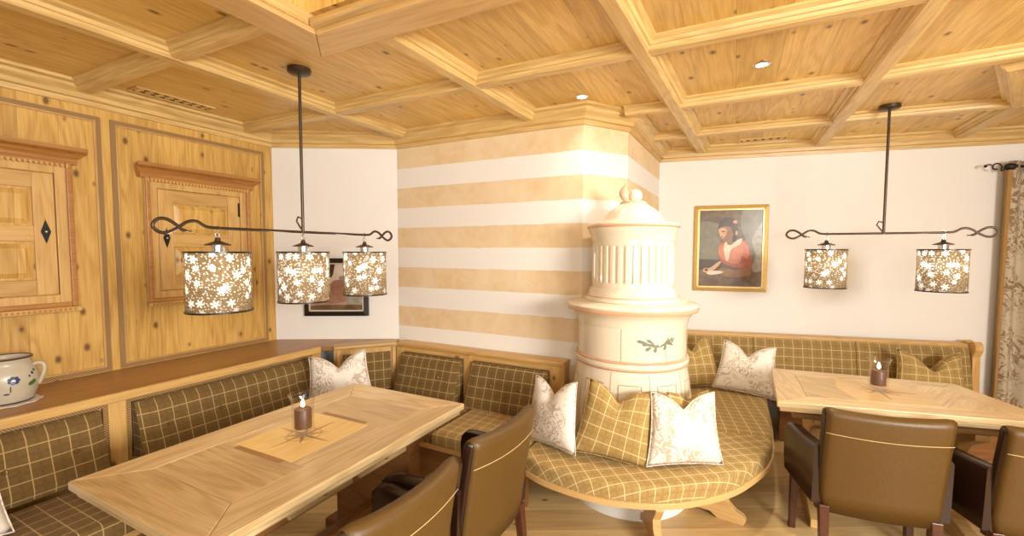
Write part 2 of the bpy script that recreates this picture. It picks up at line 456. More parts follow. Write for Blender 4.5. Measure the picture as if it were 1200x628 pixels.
def wall(name, a, b, mat, th=.12, z1=2.95):
    a = Vector(a); b = Vector(b); d = (b-a).normalized(); n = Vector((-d.y, d.x))
    return struct(MB().prism([a, b, b+n*th, a+n*th], 0, z1).build(name, mat))
wl = wall('wall_left', C0, C1, M['wallpine'])
wall('wall_diagonal', C1, C2, M['plaster'])
wall('wall_middle', C2, C3, M['stripes'])
wall('wall_chimney', C3, C4, M['stripes'])
wall('wall_chimney_side', C4, C5, M['stripes'])
wall('wall_back', C5, C6, M['plaster'])
wall('wall_right', C6, (C6[0], -1.4), M['plaster'])

# ceiling boards with the opening of the raised coffer
HX0, HX1, HY0, HY1 = -1.66, 1.3, -.9, 1.345
mb = MB()
mb.box((-4., -1.4, ZC), (HX0, 5.9, ZC+.06)); mb.box((HX1, -1.4, ZC), (3.4, 5.9, ZC+.06))
mb.box((HX0, HY1, ZC), (HX1, 5.9, ZC+.06)); mb.box((HX0, -1.4, ZC), (HX1, HY0, ZC+.06))
ceil = struct(mb.build('ceiling', M['ceil']))
mb = MB()
mb.box((HX0-.1, HY0-.1, 2.93), (HX1+.1, HY1+.1, 2.99))
struct(mb.build('ceiling_coffer', M['ceil']))
mb = MB()
t = .05
for a, b in (((HX0-t, HY0-t, ZC+.06), (HX0, HY1+t, 2.93)), ((HX1, HY0-t, ZC+.06), (HX1+t, HY1+t, 2.93)), ((HX0, HY1, ZC+.06), (HX1, HY1+t, 2.93)), ((HX0, HY0-t, ZC+.06), (HX1, HY0, 2.93))):
    mb.box(a, b)
struct(mb.build('trim_coffer_sides', M['ceil']))
FZ = 2.54
def mitre_frame(x0, y0, x1, y1, w, z0, z1):
    O = [(x0, y0), (x1, y0), (x1, y1), (x0, y1)]; I = [(x0+w, y0+w), (x1-w, y0+w), (x1-w, y1-w), (x0+w, y1-w)]
    out = []
    for k in range(4):
        k2 = (k+1) % 4
        out.append([O[k], O[k2], I[k2], I[k]])
    return out
for k, q in enumerate(mitre_frame(HX0-.165, HY0-.165, HX1+.165, HY1+.195, .17, 0, 0)):
    struct(MB().prism(q, FZ, ZC+.0).build('trim_coffer_board', M['ringwood'], uvrot=[0, PI/2, 0, PI/2][k], bevel=.006))
mb = MB()
for q in mitre_frame(HX0-.03, HY0-.03, HX1+.03, HY1+.03, .05, 0, 0): mb.prism(q, FZ+.02, FZ+.05)
struct(mb.build('trim_coffer_bead', M['beam'], bevel=.008))

# moulded beams under the boards
HW = [(.082, ZC), (.082, ZC-.010), (.074, ZC-.014), (.060, ZC-.020), (.054, ZC-.036), (.044, ZC-.038), (.040, ZC-.052), (.030, ZC-.060)]
BP = [(a, z) for a, z in HW] + [(-a, z) for a, z in HW[::-1]]
nb = [0]
def beam(a, b, sc=1.):
    a = Vector(a); b = Vector(b); d = (b-a).normalized(); n = Vector((-d.y, d.x)); nb[0] += 1
    k = .93 if abs(d.x) > .7 else 1.
    mb = MB(); mb.loft([[(p.x+n.x*w*k, p.y+n.y*w*k, ZC-(ZC-z)*k) for w, z in BP] for p in (a, b)])
    return struct(mb.build('trim_ceiling_beam', M['beam'], uvrot=math.atan2(d.y, d.x)))
for a, b in [((-2.60, -1.3), (-2.56, 2.95)), ((-1.44, 1.55), (-1.38, 2.98)), ((-.47, 1.55), (-.31, 4.72)), ((.67, 1.55), (.665, 4.87)), ((1.66, 4.145), (1.67, 5.05)), ((1.30, 3.3), (1.66, 4.145)),
             ((-3.58, 1.275), (-1.85, 1.275)), ((-3.58, 2.285), (2.6, 2.24)), ((-.72, 3.21), (.65, 3.20)), ((.65, 3.20), (2.6, 3.0)), ((-.7, 4.02), (2.8, 4.2))]:
    beam(a, b)
# cornice all round
CP = [(0, HC), (.018, HC), (.022, HC+.03), (.045, HC+.034), (.05, HC+.058), (.085, HC+.082), (.092, HC+.098), (.125, HC+.104), (.13, ZC), (0, ZC)]
struct(sweep(MB(), [C0, C1, C2, C3, C4, C5, C6], CP).build('trim_cornice', M['beam']))

# left wall panelling: two framed fields edged with a notched band
def strip_rect(mb, X, y0, y1, z0, z1, w, d):
    mb.box((X, y0, z0), (X+d, y0+w, z1)); mb.box((X, y1-w, z0), (X+d, y1, z1))
    mb.box((X, y0+w, z0), (X+d, y1-w, z0+w)); mb.box((X, y0+w, z1-w), (X+d, y1-w, z1))
XL = -3.648
for y0, y1 in ((1.414, 2.456), (.30, 1.367), (-.85, .25)):
    mb = MB(); strip_rect(mb, XL, y0, y1, .815, 2.447, .026, .007); mb.build('panel_notched_band', M['rope'], wl)
    mb = MB(); strip_rect(mb, XL, y0+.026, y1-.026, .841, 2.421, .012, .012); mb.build('panel_bead', M['pineV'], wl, bevel=.003)

# built-in wall cupboards: frame, crown moulding, panelled door
def cupboard(y0, y1, z0, z1, label, hinge_right):
    t = empty('wall_cupboard', (XL, (y0+y1)/2, z0), 0, label, 'cupboard', 'pine cupboards built into the panelled wall')
    hw = (y1-y0)/2; h = z1-z0; fw = .075
    mb = MB(); strip_rect(mb, .0, -hw, hw, 0, h, fw, .035); mb.build('frame', M['pineV'], t, bevel=.004)
    mb = MB(); strip_rect(mb, .035, -hw, hw, 0, h, .028, .018); mb.build('outer_moulding', M['pinedark'], t, bevel=.006)
    prof = [(0, h-.01), (.045, h-.01), (.05, h+.02), (.075, h+.05), (.105, h+.062), (.11, h+.085), (0, h+.085)]
    mb = MB(); e = .06
    secs = []
    for yy, k in ((-hw-e, 1.), (hw+e, 1.)):
        secs.append([(d, yy if d > .06 else yy + (e*.55 if yy < 0 else -e*.55), z) for d, z in prof])
    mb.loft(secs); mb.build('crown_moulding', M['pinedark'], t)
    mb = MB(); n = int(2*hw/.022)
    for k in range(n): mb.box((.04, -hw+.01+k*.022, h-.034), (.054, -hw+.01+k*.022+.012, h-.016))
    mb.build('dentil_row', M['pineU'], t)
    mb = MB(); mb.box((.03, -hw-.012, -.03), (.062, hw+.012, .0)); mb.build('sill_moulding', M['pineU'], t, bevel=.006)
    mb = MB(); n = int(2*hw/.022)
    for k in range(n): mb.box((.05, -hw+.01+k*.022, -.022), (.066, -hw+.01+k*.022+.012, -.008))
    mb.build('sill_dentils', M['pinedark'], t)
    dw, dh = hw-fw, h-2*fw
    d = MB(); d.box((.0, -dw, fw), (.012, dw, fw+dh))
    dr = d.build('door', M['wallpine'], t)
    mb = MB(); sw = .095
    for ya, yb in ((-dw+.004, -dw+sw), (dw-sw, dw-.004)): MB().box((.012, ya, fw+.004), (.03, yb, fw+dh-.004)).build('stile', M['pineV'], dr, bevel=.003)
    for zz in (fw+.004, fw+dh/2-.045, fw+dh-.094): MB().box((.012, -dw+sw, zz), (.028, dw-sw, zz+.09)).build('rail', M['pineU'], dr, bevel=.003)
    for zz in (fw+.094, fw+dh/2+.045):
        a, b = zz, zz+dh/2-.139
        A = [(.012, -dw+sw+.012, a+.012), (.012, dw-sw-.012, a+.012), (.012, dw-sw-.012, b-.012), (.012, -dw+sw+.012, b-.012)]
        B = [(.024, -dw+sw+.04, a+.04), (.024, dw-sw-.04, a+.04), (.024, dw-sw-.04, b-.04), (.024, -dw+sw+.04, b-.04)]
        MB().loft([A, B]).build('raised_field', M['wallpine'], dr)
    s = 1 if hinge_right else -1
    ky = -s*(dw-sw/2); kz = fw+dh*.52
    mb = MB(); mb.loft([[(x, ky, kz-.07), (x, ky+.022, kz), (x, ky, kz+.07), (x, ky-.022, kz)] for x in (.03, .034)])
    esc = mb.build('keyhole_plate', M['irondark'], dr)
    mb = MB(); mb.lathe([(.0, .0), (.009, .0), (.009, .006), (.0, .006)], 12); mb.mat = Matrix.Identity(4)
    k = MB(); k.sphere((.037, ky, kz), .008, 10, 6); k.build('key_knob', M['chrome'], esc, smooth=180)
    for zz in (fw+.12, fw+dh-.16): MB().box((.03, s*(dw-.012)-.006, zz), (.037, s*(dw-.012)+.006, zz+.11)).build('hinge', M['irondark'], dr)
    return t
cupboard(1.575, 2.30, 1.24, 2.11, 'pine wall cupboard in the panelled field beside the diagonal white wall', True)
cupboard(.42, 1.205, 1.26, 2.13, 'pine wall cupboard directly above the stoneware jug, with dark keyhole plate', False)

# ================================================================== benches
SZ = .42                                             # seat height
BENCH = 'upholstered benches along the walls'
# --- bench along the left panelled wall, with a deep shelf behind its back
bl = empty('wall_bench', (0, 0, 0), 0, 'long built-in bench with a deep shelf behind it under the panelled pine wall', 'bench', BENCH)
XF = -3.05
mb = MB(); mb.prism([(XL, -1.3), (XF-.0, -1.3), (XF, 2.50), (-2.94, 2.545), (-2.62, 2.955), (C2[0], C2[1]), (C1[0], C1[1])], .775, .81)
mb.build('shelf', M['shelfwood'], bl, uvrot=PI/2, bevel=.004)
mb = MB(); mb.box((XF-.0, -1.3, .765), (XF+.03, 2.49, .815)); mb.build('shelf_edge', M['pineU'], bl, bevel=.006)
mb = MB(); mb.box((XF-.10, -1.3, .0), (XF-.03, 2.46, .775)); mb.build('back_board', M['pineV'], bl)
def frame_rects(spans, z0, z1, x0, x1, name):
    ys = [spans[0][0]-.08] + [v for sp in spans for v in sp] + [spans[-1][1]+.08]
    for k in range(0, len(ys), 2): MB().box((x0, ys[k], z0), (x1, ys[k+1], z1)).build('back_stile', M['pineV'], bl, bevel=.003)
spans = [(-1.2, -.02), (.06, 1.115), (1.195, 2.42)]
frame_rects(spans, SZ-.05, .765, XF-.03, XF+.01, '')
for a, b in spans:
    mb = MB(); strip_rect(mb, XF-.02, a, b, SZ-.02, .762, .02, .022); mb.build('notched_band', M['rope'], bl)
def cushion_slab(P0, P1, h0, h1, t, name, mat, parent, lean=0., r=.02, buttons=None):
    # padded panel standing between plan points P0 and P1; its face leans back by `lean`; bulges a little
    P0 = Vector(P0); P1 = Vector(P1); d = (P1-P0); L = d.length; d.normalize(); n = Vector((d.y, -d.x))
    mb = MB(); nx, nz = 16, 8; front = []; 
    for j in range(nz+1):
        row = []
        for i in range(nx+1):
            u, v = i/nx, j/nz
            e = min(1, min(u, 1-u)*L/.035)*1.0; g = min(1, min(v, 1-v)*(h1-h0)/.035)
            bul = t*(.62+.38*math.sqrt(max(0, min(e, g)*(2-min(e, g)))))
            if buttons:
                for (bu, bv) in buttons:
                    q = ((u-bu)*L)**2+((v-bv)*(h1-h0))**2; bul -= .014*math.exp(-q/.0011)
            off = bul + lean*(1-v)
            p = P0+d*(u*L)+n*off
            row.append((p.x, p.y, h0+(h1-h0)*v))
        front.append(row)
    back = [[((P0+d*(i/nx*L)).x, (P0+d*(i/nx*L)).y, h0+(h1-h0)*j/nz) for i in range(nx+1)] for j in range(nz+1)]
    fi = [mb.pts(r_) for r_ in front]; UVc = lambda i, j: (i/nx*L, j/nz*(h1-h0)); bi = [mb.pts(r_) for r_ in back]
    for j in range(nz):
        for i in range(nx):
            mb.face([fi[j][i], fi[j][i+1], fi[j+1][i+1], fi[j+1][i]], [UVc(i, j), UVc(i+1, j), UVc(i+1, j+1), UVc(i, j+1)]); mb.face([bi[j][i+1], bi[j][i], bi[j+1][i], bi[j+1][i+1]])
    for j in range(nz):
        mb.face([fi[j][0], fi[j+1][0], bi[j+1][0], bi[j][0]]); mb.face([fi[j][nx], bi[j][nx], bi[j+1][nx], fi[j+1][nx]])
    for i in range(nx):
        mb.face([fi[0][i+1], fi[0][i], bi[0][i], bi[0][i+1]]); mb.face([fi[nz][i], fi[nz][i+1], bi[nz][i+1], bi[nz][i]])
    o = mb.build(name, mat, parent, smooth=50)
    if buttons:
        for (bu, bv) in buttons:
            p = P0+d*(bu*L)+n*(t*.86+lean*(1-bv))
            b = MB(); b.sphere((p.x, p.y, h0+(h1-h0)*bv), .013, 10, 6); b.build('button', mat, o, smooth=180)
    return o
for a, b in spans:
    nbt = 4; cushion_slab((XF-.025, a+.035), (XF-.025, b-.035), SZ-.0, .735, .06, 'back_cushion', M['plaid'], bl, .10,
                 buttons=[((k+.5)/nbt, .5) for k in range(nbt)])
def seat_slab(poly, z0, z1, name, mat, parent, rr=.03, uvrot=0.):
    # seat cushion over a plan polygon (counterclockwise), with a rounded upper edge
    P = [Vector(p) for p in poly]; n = len(P); secs = []
    def inset(dd):
        out = []
        for i in range(n):
            a, b, c = P[i-1], P[i], P[(i+1) % n]
            d1 = (b-a).normalized(); d2 = (c-b).normalized(); n1 = Vector((-d1.y, d1.x)); n2 = Vector((-d2.y, d2.x))
            m = (n1+n2)/max(.35, 1+n1.dot(n2)); out.append(b+m*dd)
        return out
    mb = MB(); rings = []; ruv = []; cu_, su_ = math.cos(uvrot), math.sin(uvrot)
    for dd, z in ((.006, z0), (0, z0+.01), (0, z1-rr), (rr*.13, z1-rr*.55), (rr*.45, z1-rr*.2), (rr, z1)):
        I = inset(dd); rings.append(mb.pts([(p.x, p.y, z) for p in I]))
        ruv.append([(p.x, p.y, z) for p in I])
    for ra, rb in zip(range(5), range(1, 6)):
        a, b = rings[ra], rings[rb]
        for k in range(n):
            k2 = (k+1) % n; d1 = (P[k2]-P[k]).normalized(); nn = Vector((d1.y, -d1.x))
            def U(r_, q):
                x, y, z = ruv[r_][q]; x += nn.x*(z1-z); y += nn.y*(z1-z)
                return (x*cu_+y*su_, -x*su_+y*cu_)
            mb.face([a[k], a[k2], b[k2], b[k]], [U(ra, k), U(ra, k2), U(rb, k2), U(rb, k)])
    mb.face(rings[0][::-1]); mb.face(rings[-1])
    return mb.build(name, mat, parent, smooth=60, uvrot=uvrot)
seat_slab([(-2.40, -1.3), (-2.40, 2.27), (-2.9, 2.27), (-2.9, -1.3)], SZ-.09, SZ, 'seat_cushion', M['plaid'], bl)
mb = MB(); mb.box((-3.0, -1.3, SZ-.13), (-2.42, 2.25, SZ-.09)); mb.build('seat_board', M['pineU'], bl, bevel=.004)
mb = MB(); mb.box((-2.52, -1.3, 0), (-2.48, 2.2, SZ-.13)); mb.build('front_board', M['tabledk'], bl)

# --- bench along the striped wall, turning the corner
bs = empty('wall_bench', (0, 0, 0), 0, 'short built-in bench with two buttoned back panels under the striped wall', 'bench', BENCH)
KA, KB, KC = (-2.94, 2.545), (-2.615, 2.955), (-1.06, 2.94)
def sweep_in(path, prof, name, mat, parent, **kw): return sweep(MB(), path, prof).build(name, mat, parent, **kw)
RP = [(.0, .775), (.012, .775), (.018, .79), (.035, .795), (.035, .812), (-.10, .812), (-.10, .775)]
sweep_in([KB, KC], RP, 'rail', M['pineU'], bs)
sweep_in([KA, KB], RP, 'corner_rail', M['pineU'], bs)
BP2 = [(0, .30), (.0, .775), (-.06, .775), (-.06, .30)]
sweep_in([KA, KB, KC], BP2, 'back_board', M['pineV'], bs)
mb = MB(); mb.box((-1.10, 2.93, .0), (-1.065, 3.05, .775)); mb.build('end_board', M['pineV'], bs, bevel=.003)
FR = [(-2.60, -2.54), (-1.905, -1.84), (-1.165, -1.06)]
for a, b in FR: MB().box((a, 2.915, SZ-.06), (b, 2.945, .776)).build('back_stile', M['pineV'], bs, bevel=.003)
for a, b in ((-2.54, -1.905), (-1.84, -1.165)): mb = MB(); mb.box((a, 2.92, .745), (b, 2.945, .775)); mb.box((a, 2.925, .40), (a+.012, 2.945, .745)); mb.box((b-.012, 2.925, .40), (b, 2.945, .745)); mb.build('panel_frame', M['pineU'], bs)
for a, b in ((-2.525, -1.92), (-1.825, -1.18)):
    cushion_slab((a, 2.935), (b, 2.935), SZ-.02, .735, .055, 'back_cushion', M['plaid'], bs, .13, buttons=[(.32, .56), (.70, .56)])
d = (Vector(KB)-Vector(KA)).normalized()
cushion_slab(tuple(Vector(KA)+d*.07), tuple(Vector(KB)-d*.07), SZ, .735, .03, 'corner_cushion', M['plaid'], bs, .06)
mb = MB(); n_ = Vector((d.y, -d.x))
for q, l0, l1 in ((0, .02, .05), (1, .47, .50)):
    mb = MB(); p = Vector(KA)+d*l0; p2 = Vector(KA)+d*l1
    mb.prism([p, p+n_*.02, p2+n_*.02, p2], SZ, .775); mb.build('corner_stile', M['pineV'], bs)
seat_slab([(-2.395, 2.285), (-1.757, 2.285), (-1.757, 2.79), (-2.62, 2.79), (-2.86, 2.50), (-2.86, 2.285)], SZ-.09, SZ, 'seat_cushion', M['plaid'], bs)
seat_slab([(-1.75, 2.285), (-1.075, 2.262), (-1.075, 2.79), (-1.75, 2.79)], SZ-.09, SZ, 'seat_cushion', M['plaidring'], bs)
mb = MB(); mb.prism([(-2.5, 2.30), (-1.08, 2.275), (-1.08, 2.85), (-2.5, 2.85)], SZ-.125, SZ-.09); mb.build('seat_board', M['ringwood'], bs, bevel=.004)
mb = MB(); mb.box((-2.4, 2.42, 0), (-1.12, 2.45, SZ-.125)); mb.build('front_board', M['tabledk'], bs)

# --- round bench wrapped around the stove
SX, SY = -.603, 2.942
br = empty('stove_bench', (SX, SY, 0), 0, 'rounded tan plaid bench wrapped around the cream tiled stove', 'bench', BENCH)
def loc2(p): return (p[0]-SX, p[1]-SY)
outer = catmull([(-1.068, 2.262), (-.90, 2.195), (-.65, 2.165), (-.42, 2.205), (-.20, 2.318), (.02, 2.55), (.175, 2.86), (.232, 3.06), (.25, 3.20)], 10)
aa = [R(-160+k*5.5) for k in range(31)]
inner = [Vector((-1.068, 2.80))] + [Vector((SX+.40*math.cos(a), SY+.40*math.sin(a))) for a in aa[0:]]
inner = [p for p in inner if True]
inner = [Vector((-1.068, 2.80))] + [Vector((SX+.40*math.cos(a), SY+.40*math.sin(a))) for a in [R(-155+k*6) for k in range(29)]] + [Vector((-.19, 3.10))]
NS = 60; oo = resample(outer, NS); ii = resample(inner, NS)
def ring_sec(o, i, z0, z1, over=0., rr=.03):
    d = (o-i).normalized(); 
    pr = []
    for q, z in ((0, z0), (0, z1-rr), (-.13*rr, z1-.55*rr), (-.45*rr, z1-.2*rr), (-rr, z1)):
        p = o+d*(q+over); pr.append((p.x-SX, p.y-SY, z))
    mid = i.lerp(o, .5)
    return [(i.x-SX, i.y-SY, z0)] + pr + [(mid.x-SX, mid.y-SY, z1+.004), (i.x-SX, i.y-SY, z1)]
RU = R(38); secs = [ring_sec(o, i, SZ-.085, SZ) for o, i in zip(oo, ii)]; uvs = []
for sec, o, i in zip(secs, oo, ii):
    d = (o-i).normalized(); row = []
    for x, y, z in sec:
        k = max(0., SZ-z); x += d.x*k; y += d.y*k; row.append((x*math.cos(RU)+y*math.sin(RU), -x*math.sin(RU)+y*math.cos(RU)))
    uvs.append(row+row[:1])
MB().loft(secs, uvs=uvs).build('seat_cushion', M['plaidring'], br, smooth=60)
MB().loft([ring_sec(o, i, SZ-.115, SZ-.085, .012, .006) for o, i in zip(oo, ii)]).build('seat_board', M['ringwood'], br, smooth=50)
mb = MB(); mb.tube([(p.x-SX, p.y-SY, SZ-.088) for p in oo], .006, 6); mb.build('piping', M['plaidring'], br, smooth=180)
def foot(ang, r0, parent):
    # carved standing board, its plane running outwards from the stove
    pr = [(.36, 0), (.40, .03), (.52, .03), (.56, 0), (.70, 0), (.715, .03), (.70, .055), (.655, .075), (.62, .11), (.61, .16), (.64, .20), (.66, .235), (.64, .265), (.67, .30), (.67, SZ-.115), (.42, SZ-.115), (.42, .26), (.46, .22), (.45, .15), (.43, .09), (.38, .06)]
    mb = MB(); t = .022; ca, sa = math.cos(ang), math.sin(ang)
    mb.loft([[(r*ca-k*sa, r*sa+k*ca, z) for r, z in pr] for k in (-t, t)])
    return mb.build('leg', M['ringwood'], parent, bevel=.004)
foot(R(-64), 0, br); foot(R(-8), 0, br)
# corner piece of the seat right of the stove, up to the back wall
seat_slab([loc2(p) for p in [(-.19, 3.115), (.252, 3.215), (.268, 3.6), (.27, 4.12), (.27, 4.47), (-.36, 4.335), (-.64, 4.28), (-.64, 3.42), (-.28, 3.22)]], SZ-.085, SZ, 'corner_seat_cushion', M['plaidring'], br, uvrot=R(10))
mb = MB(); mb.prism([loc2(p) for p in [(-.17, 3.12), (.262, 3.22), (.28, 3.6), (.28, 4.56), (-.36, 4.42), (-.65, 4.35), (-.65, 3.42), (-.28, 3.22)]], SZ-.115, SZ-.085); mb.build('corner_seat_board', M['ringwood'], br)
mb = MB(); mb.box((.24-SX-.05, 3.62-SY, 0), (.24-SX, 3.68-SY, SZ-.115)); mb.build('corner_post', M['ringwood'], br, bevel=.003)

# --- bench along the back wall
bb = empty('wall_bench', (0, 0, 0), 0, 'built-in bench with long plaid back along the white back wall', 'bench', BENCH)
QA, QB = Vector((-.43, 4.465)), Vector((1.765, 4.945)); qd = (QB-QA).normalized(); qn = Vector((qd.y, -qd.x))
def qp(l, o): return QA+qd*l+qn*o
L = (QB-QA).length
def qprism(l0, l1, o0, o1, z0, z1, name, mat, **kw):
    mb = MB(); mb.prism([qp(l0, o1), qp(l1, o1), qp(l1, o0), qp(l0, o0)], z0, z1); return mb.build(name, mat, bb, **kw)
qprism(-.2, L, -.12, .0, .815, .84, 'rail', M['pineU'], bevel=.005)
qprism(-.2, L, -.10, -.02, .3, .815, 'back_board', M['pineV'])
for k in range(3):
    l0 = -.2+(L+.2)*k/3+.002; l1 = -.2+(L+.2)*(k+1)/3-.002
    cushion_slab(qp(l0, -.02), qp(l1, -.02), SZ, .815, .05, 'back_cushion', M['plaid2'], bb, .08, buttons=[(.33, .55), (.67, .55)])
mb = MB(); ps = [(.10, 0), (-.40, 0), (-.40, .28), (-.26, .36), (-.10, .40), (-.055, .46), (-.045, .74), (-.075, .80), (-.07, .845), (-.045, .868), (-.01, .862), (.02, .85), (.06, .866), (.10, .85)]
mb.loft([[tuple(qp(l, -o))+(z,) for o, z in ps] for l in (L+.005, L+.06)]); mb.build('end_board', M['pineV'], bb, bevel=.006)
seat_slab([tuple(qp(.70, .44)), tuple(qp(L, .44)), tuple(qp(L, .14)), tuple(qp(.70, .14))], SZ-.085, SZ, 'seat_cushion', M['plaidring'], bb)
qprism(.72, L, .0, .43, SZ-.115, SZ-.085, 'seat_board', M['ringwood'])
qprism(.75, L, .33, .36, 0, SZ-.115, 'front_board', M['tabledk'])

# ================================================================== tiled stove
st = empty('tiled_stove', (SX, SY, 0), 0, 'round cream glazed tiled stove with fluted drum and domed top', 'stove')
def lp(prof, name, mat, n=64, smooth=40, rfun=None):
    return MB().lathe(prof, n, rfun=rfun).build(name, mat, st, smooth=smooth)
lp([(.0, 0), (.375, 0), (.375, .30), (.0, .30)], 'plinth', M['plinthwhite'])
lb = lp([(.0, .30), (.392, .30), (.392, .40), (.384, .62), (.366, .80), (.352, .885), (.0, .885)], 'lower_body', M['cream'])
lp([(.34, .885), (.356, .887), (.362, .896), (.356, .903), (.34, .903)], 'lower_line', M['pinkline'])
lp([(.34, .903), (.362, .903), (.366, .918), (.362, .932), (.34, .932)], 'band', M['cream'])
lp([(.34, .932), (.358, .933), (.36, .940), (.352, .947), (.34, .947)], 'upper_line', M['pinkline'])
bd = lp([(.0, .945), (.346, .945), (.346, 1.145), (.0, 1.145)], 'body', M['cream'])
lp([(.0, 1.145), (.352, 1.145), (.356, 1.16), (.362, 1.185), (.385, 1.215), (.405, 1.228), (.0, 1.228)], 'ledge_cove', M['cream'])
lp([(.0, 1.228), (.412, 1.228), (.418, 1.240), (.412, 1.252), (.0, 1.252)], 'ledge_line', M['pinkline'])
lp([(.0, 1.252), (.416, 1.252), (.42, 1.262), (.41, 1.272), (.36, 1.284), (.0, 1.286)], 'ledge', M['cream'])
lp([(.0, 1.286), (.302, 1.286), (.304, 1.30), (.296, 1.315), (.282, 1.328), (.277, 1.35), (.264, 1.372), (.0, 1.372)], 'drum_base', M['cream'])
lp([(.26, 1.312), (.299, 1.312), (.299, 1.319), (.26, 1.319)], 'drum_base_line', M['pinkline'])
NF = 34
def flute(r, z, a):
    if 1.405 < z < 1.638:
        q = (a/(2*PI)*NF) % 1; k = min(1, min(z-1.405, 1.638-z)/.012)
        return r - k*.014*(1 if .22 < q < .78 else 0)
    return r
prof = [(.0, 1.372), (.26, 1.372), (.26, 1.404), (.26, 1.406), (.26, 1.418)] + [(.26, 1.418+.21*k/4) for k in range(1, 5)] + [(.26, 1.637), (.26, 1.639), (.26, 1.672), (.0, 1.672)]
lp(prof, 'fluted_drum', M['cream'], NF*10, 25, flute)
lp([(.0, 1.672), (.266, 1.672), (.268, 1.69), (.272, 1.715), (.282, 1.735), (.284, 1.752), (.0, 1.752)], 'crown_cove', M['cream'])
lp([(.0, 1.752), (.288, 1.752), (.295, 1.760), (.292, 1.769), (.0, 1.769)], 'crown_line', M['pinkline'])
lp([(.0, 1.769), (.290, 1.769), (.286, 1.778), (.225, 1.788), (.215, 1.792), (.205, 1.798), (.190, 1.815), (.170, 1.845), (.145, 1.872), (.110, 1.895), (.085, 1.912), (.078, 1.925), (.0, 1.928)], 'dome', M['cream'])
lp([(.06, 1.914), (.086, 1.914), (.084, 1.922), (.06, 1.926)], 'dome_line', M['pinkline'])
fin = MB().sphere((.012, .006, 1.965), .045, 20, 12).build('finial_ball', M['cream'], st, smooth=180)
mb = MB()
rv = Vector((math.cos(YAW), math.sin(YAW), 0)); fv = Vector((-math.sin(YAW), math.cos(YAW), 0))
secs = []
for k in range(9):
    v = k/8; wdt = .03*math.sin(PI*min(1, .12+v*.88))*(1 if v < 1 else .1)+.002
    c_ = Vector((0, 0, 0)) - rv*(.045 - .02*math.sin(v*PI)*-1) - fv*.02; z = 1.918+.13*v
    secs.append([tuple(c_+rv*(wdt*math.cos(a))+fv*(wdt*.6*math.sin(a)))[:2]+(z,) for a in [2*PI*j/10 for j in range(10)]])
mb.loft(secs).build('finial_leaf', M['pinkline'], st, smooth=180)
# tile joints and framed fields on the lower body, one seam on the band and ledge
def rz_at(z):
    P = [(.392, .40), (.384, .62), (.366, .80), (.352, .885)]
    for (r0, z0), (r1, z1) in zip(P, P[1:]):
        if z <= z1: return r0+(r1-r0)*(z-z0)/(z1-z0)
    return .352
VA = math.atan2(-SY, -SX)                      # direction from the stove to the viewer
mb = MB()
for k in range(10):
    a0 = VA+R(-18+36*k-90+18)
    mb.tube([((rz_at(z)+.0005)*math.cos(a0), (rz_at(z)+.0005)*math.sin(a0), z) for z in [.45+.043*i for i in range(11)]], .0018, 5)
    aw = R(10.5)
    pts = []
    for z in (.50, .60, .70, .81): pts.append((a0+R(18)-aw, z))
    for j in range(1, 7): pts.append((a0+R(18)-aw+2*aw*j/6, .81))
    for z in (.70, .60, .50): pts.append((a0+R(18)+aw, z))
    for j in range(1, 7): pts.append((a0+R(18)+aw-2*aw*j/6, .50))
    mb.tube([((rz_at(z)+.001)*math.cos(a), (rz_at(z)+.001)*math.sin(a), z) for a, z in pts], .003, 5)
mb.build('field_outline', M['groove'], lb, smooth=180)
mb = MB()
for k in range(8):
    a0 = VA+R(-45*k-9)
    mb.tube([(.3465*math.cos(a0), .3465*math.sin(a0), z) for z in (.95, 1.14)], .0018, 5)
mb.build('tile_joint', M['groove'], bd)
mb = MB()
def leaf(ac, zc, ln, wd, tilt):
    P = []
    for k in range(12):
        t = 2*PI*k/12; x = ln*math.cos(t)*.5; y = wd*math.sin(t)*.5*(1-.35*math.cos(t))
        X = x*math.cos(tilt)-y*math.sin(tilt); Z = x*math.sin(tilt)+y*math.cos(tilt)
        P.append((X, Z))
    def on(r): return [(r*math.cos(ac+X/.346), r*math.sin(ac+X/.346), zc+Z) for X, Z in P]
    mb.loft([on(.344), on(.3475)])
LA = VA+R(27)
for dx, zc, ln, wd, ti in ((-.095, 1.068, .07, .02, -.25), (-.062, 1.052, .075, .022, -.1), (-.05, 1.072, .05, .018, -.5), (-.06, 1.03, .04, .02, .5), (-.025, 1.045, .05, .02, -.45), (-.018, 1.022, .03, .022, 1.2), (.0, 1.045, .03, .012, -.6),
                           (.03, 1.05, .04, .012, .5), (.055, 1.062, .05, .02, .9), (.08, 1.058, .06, .02, -.45), (.085, 1.075, .05, .014, .8), (.045, 1.035, .035, .014, 1.2), (.068, 1.08, .03, .012, 1.5), (.105, 1.075, .035, .012, 1.0)):
    leaf(LA+dx/.346, zc, ln, wd, ti)
mb.build('leaf_spray', M['leafgreen'], bd)

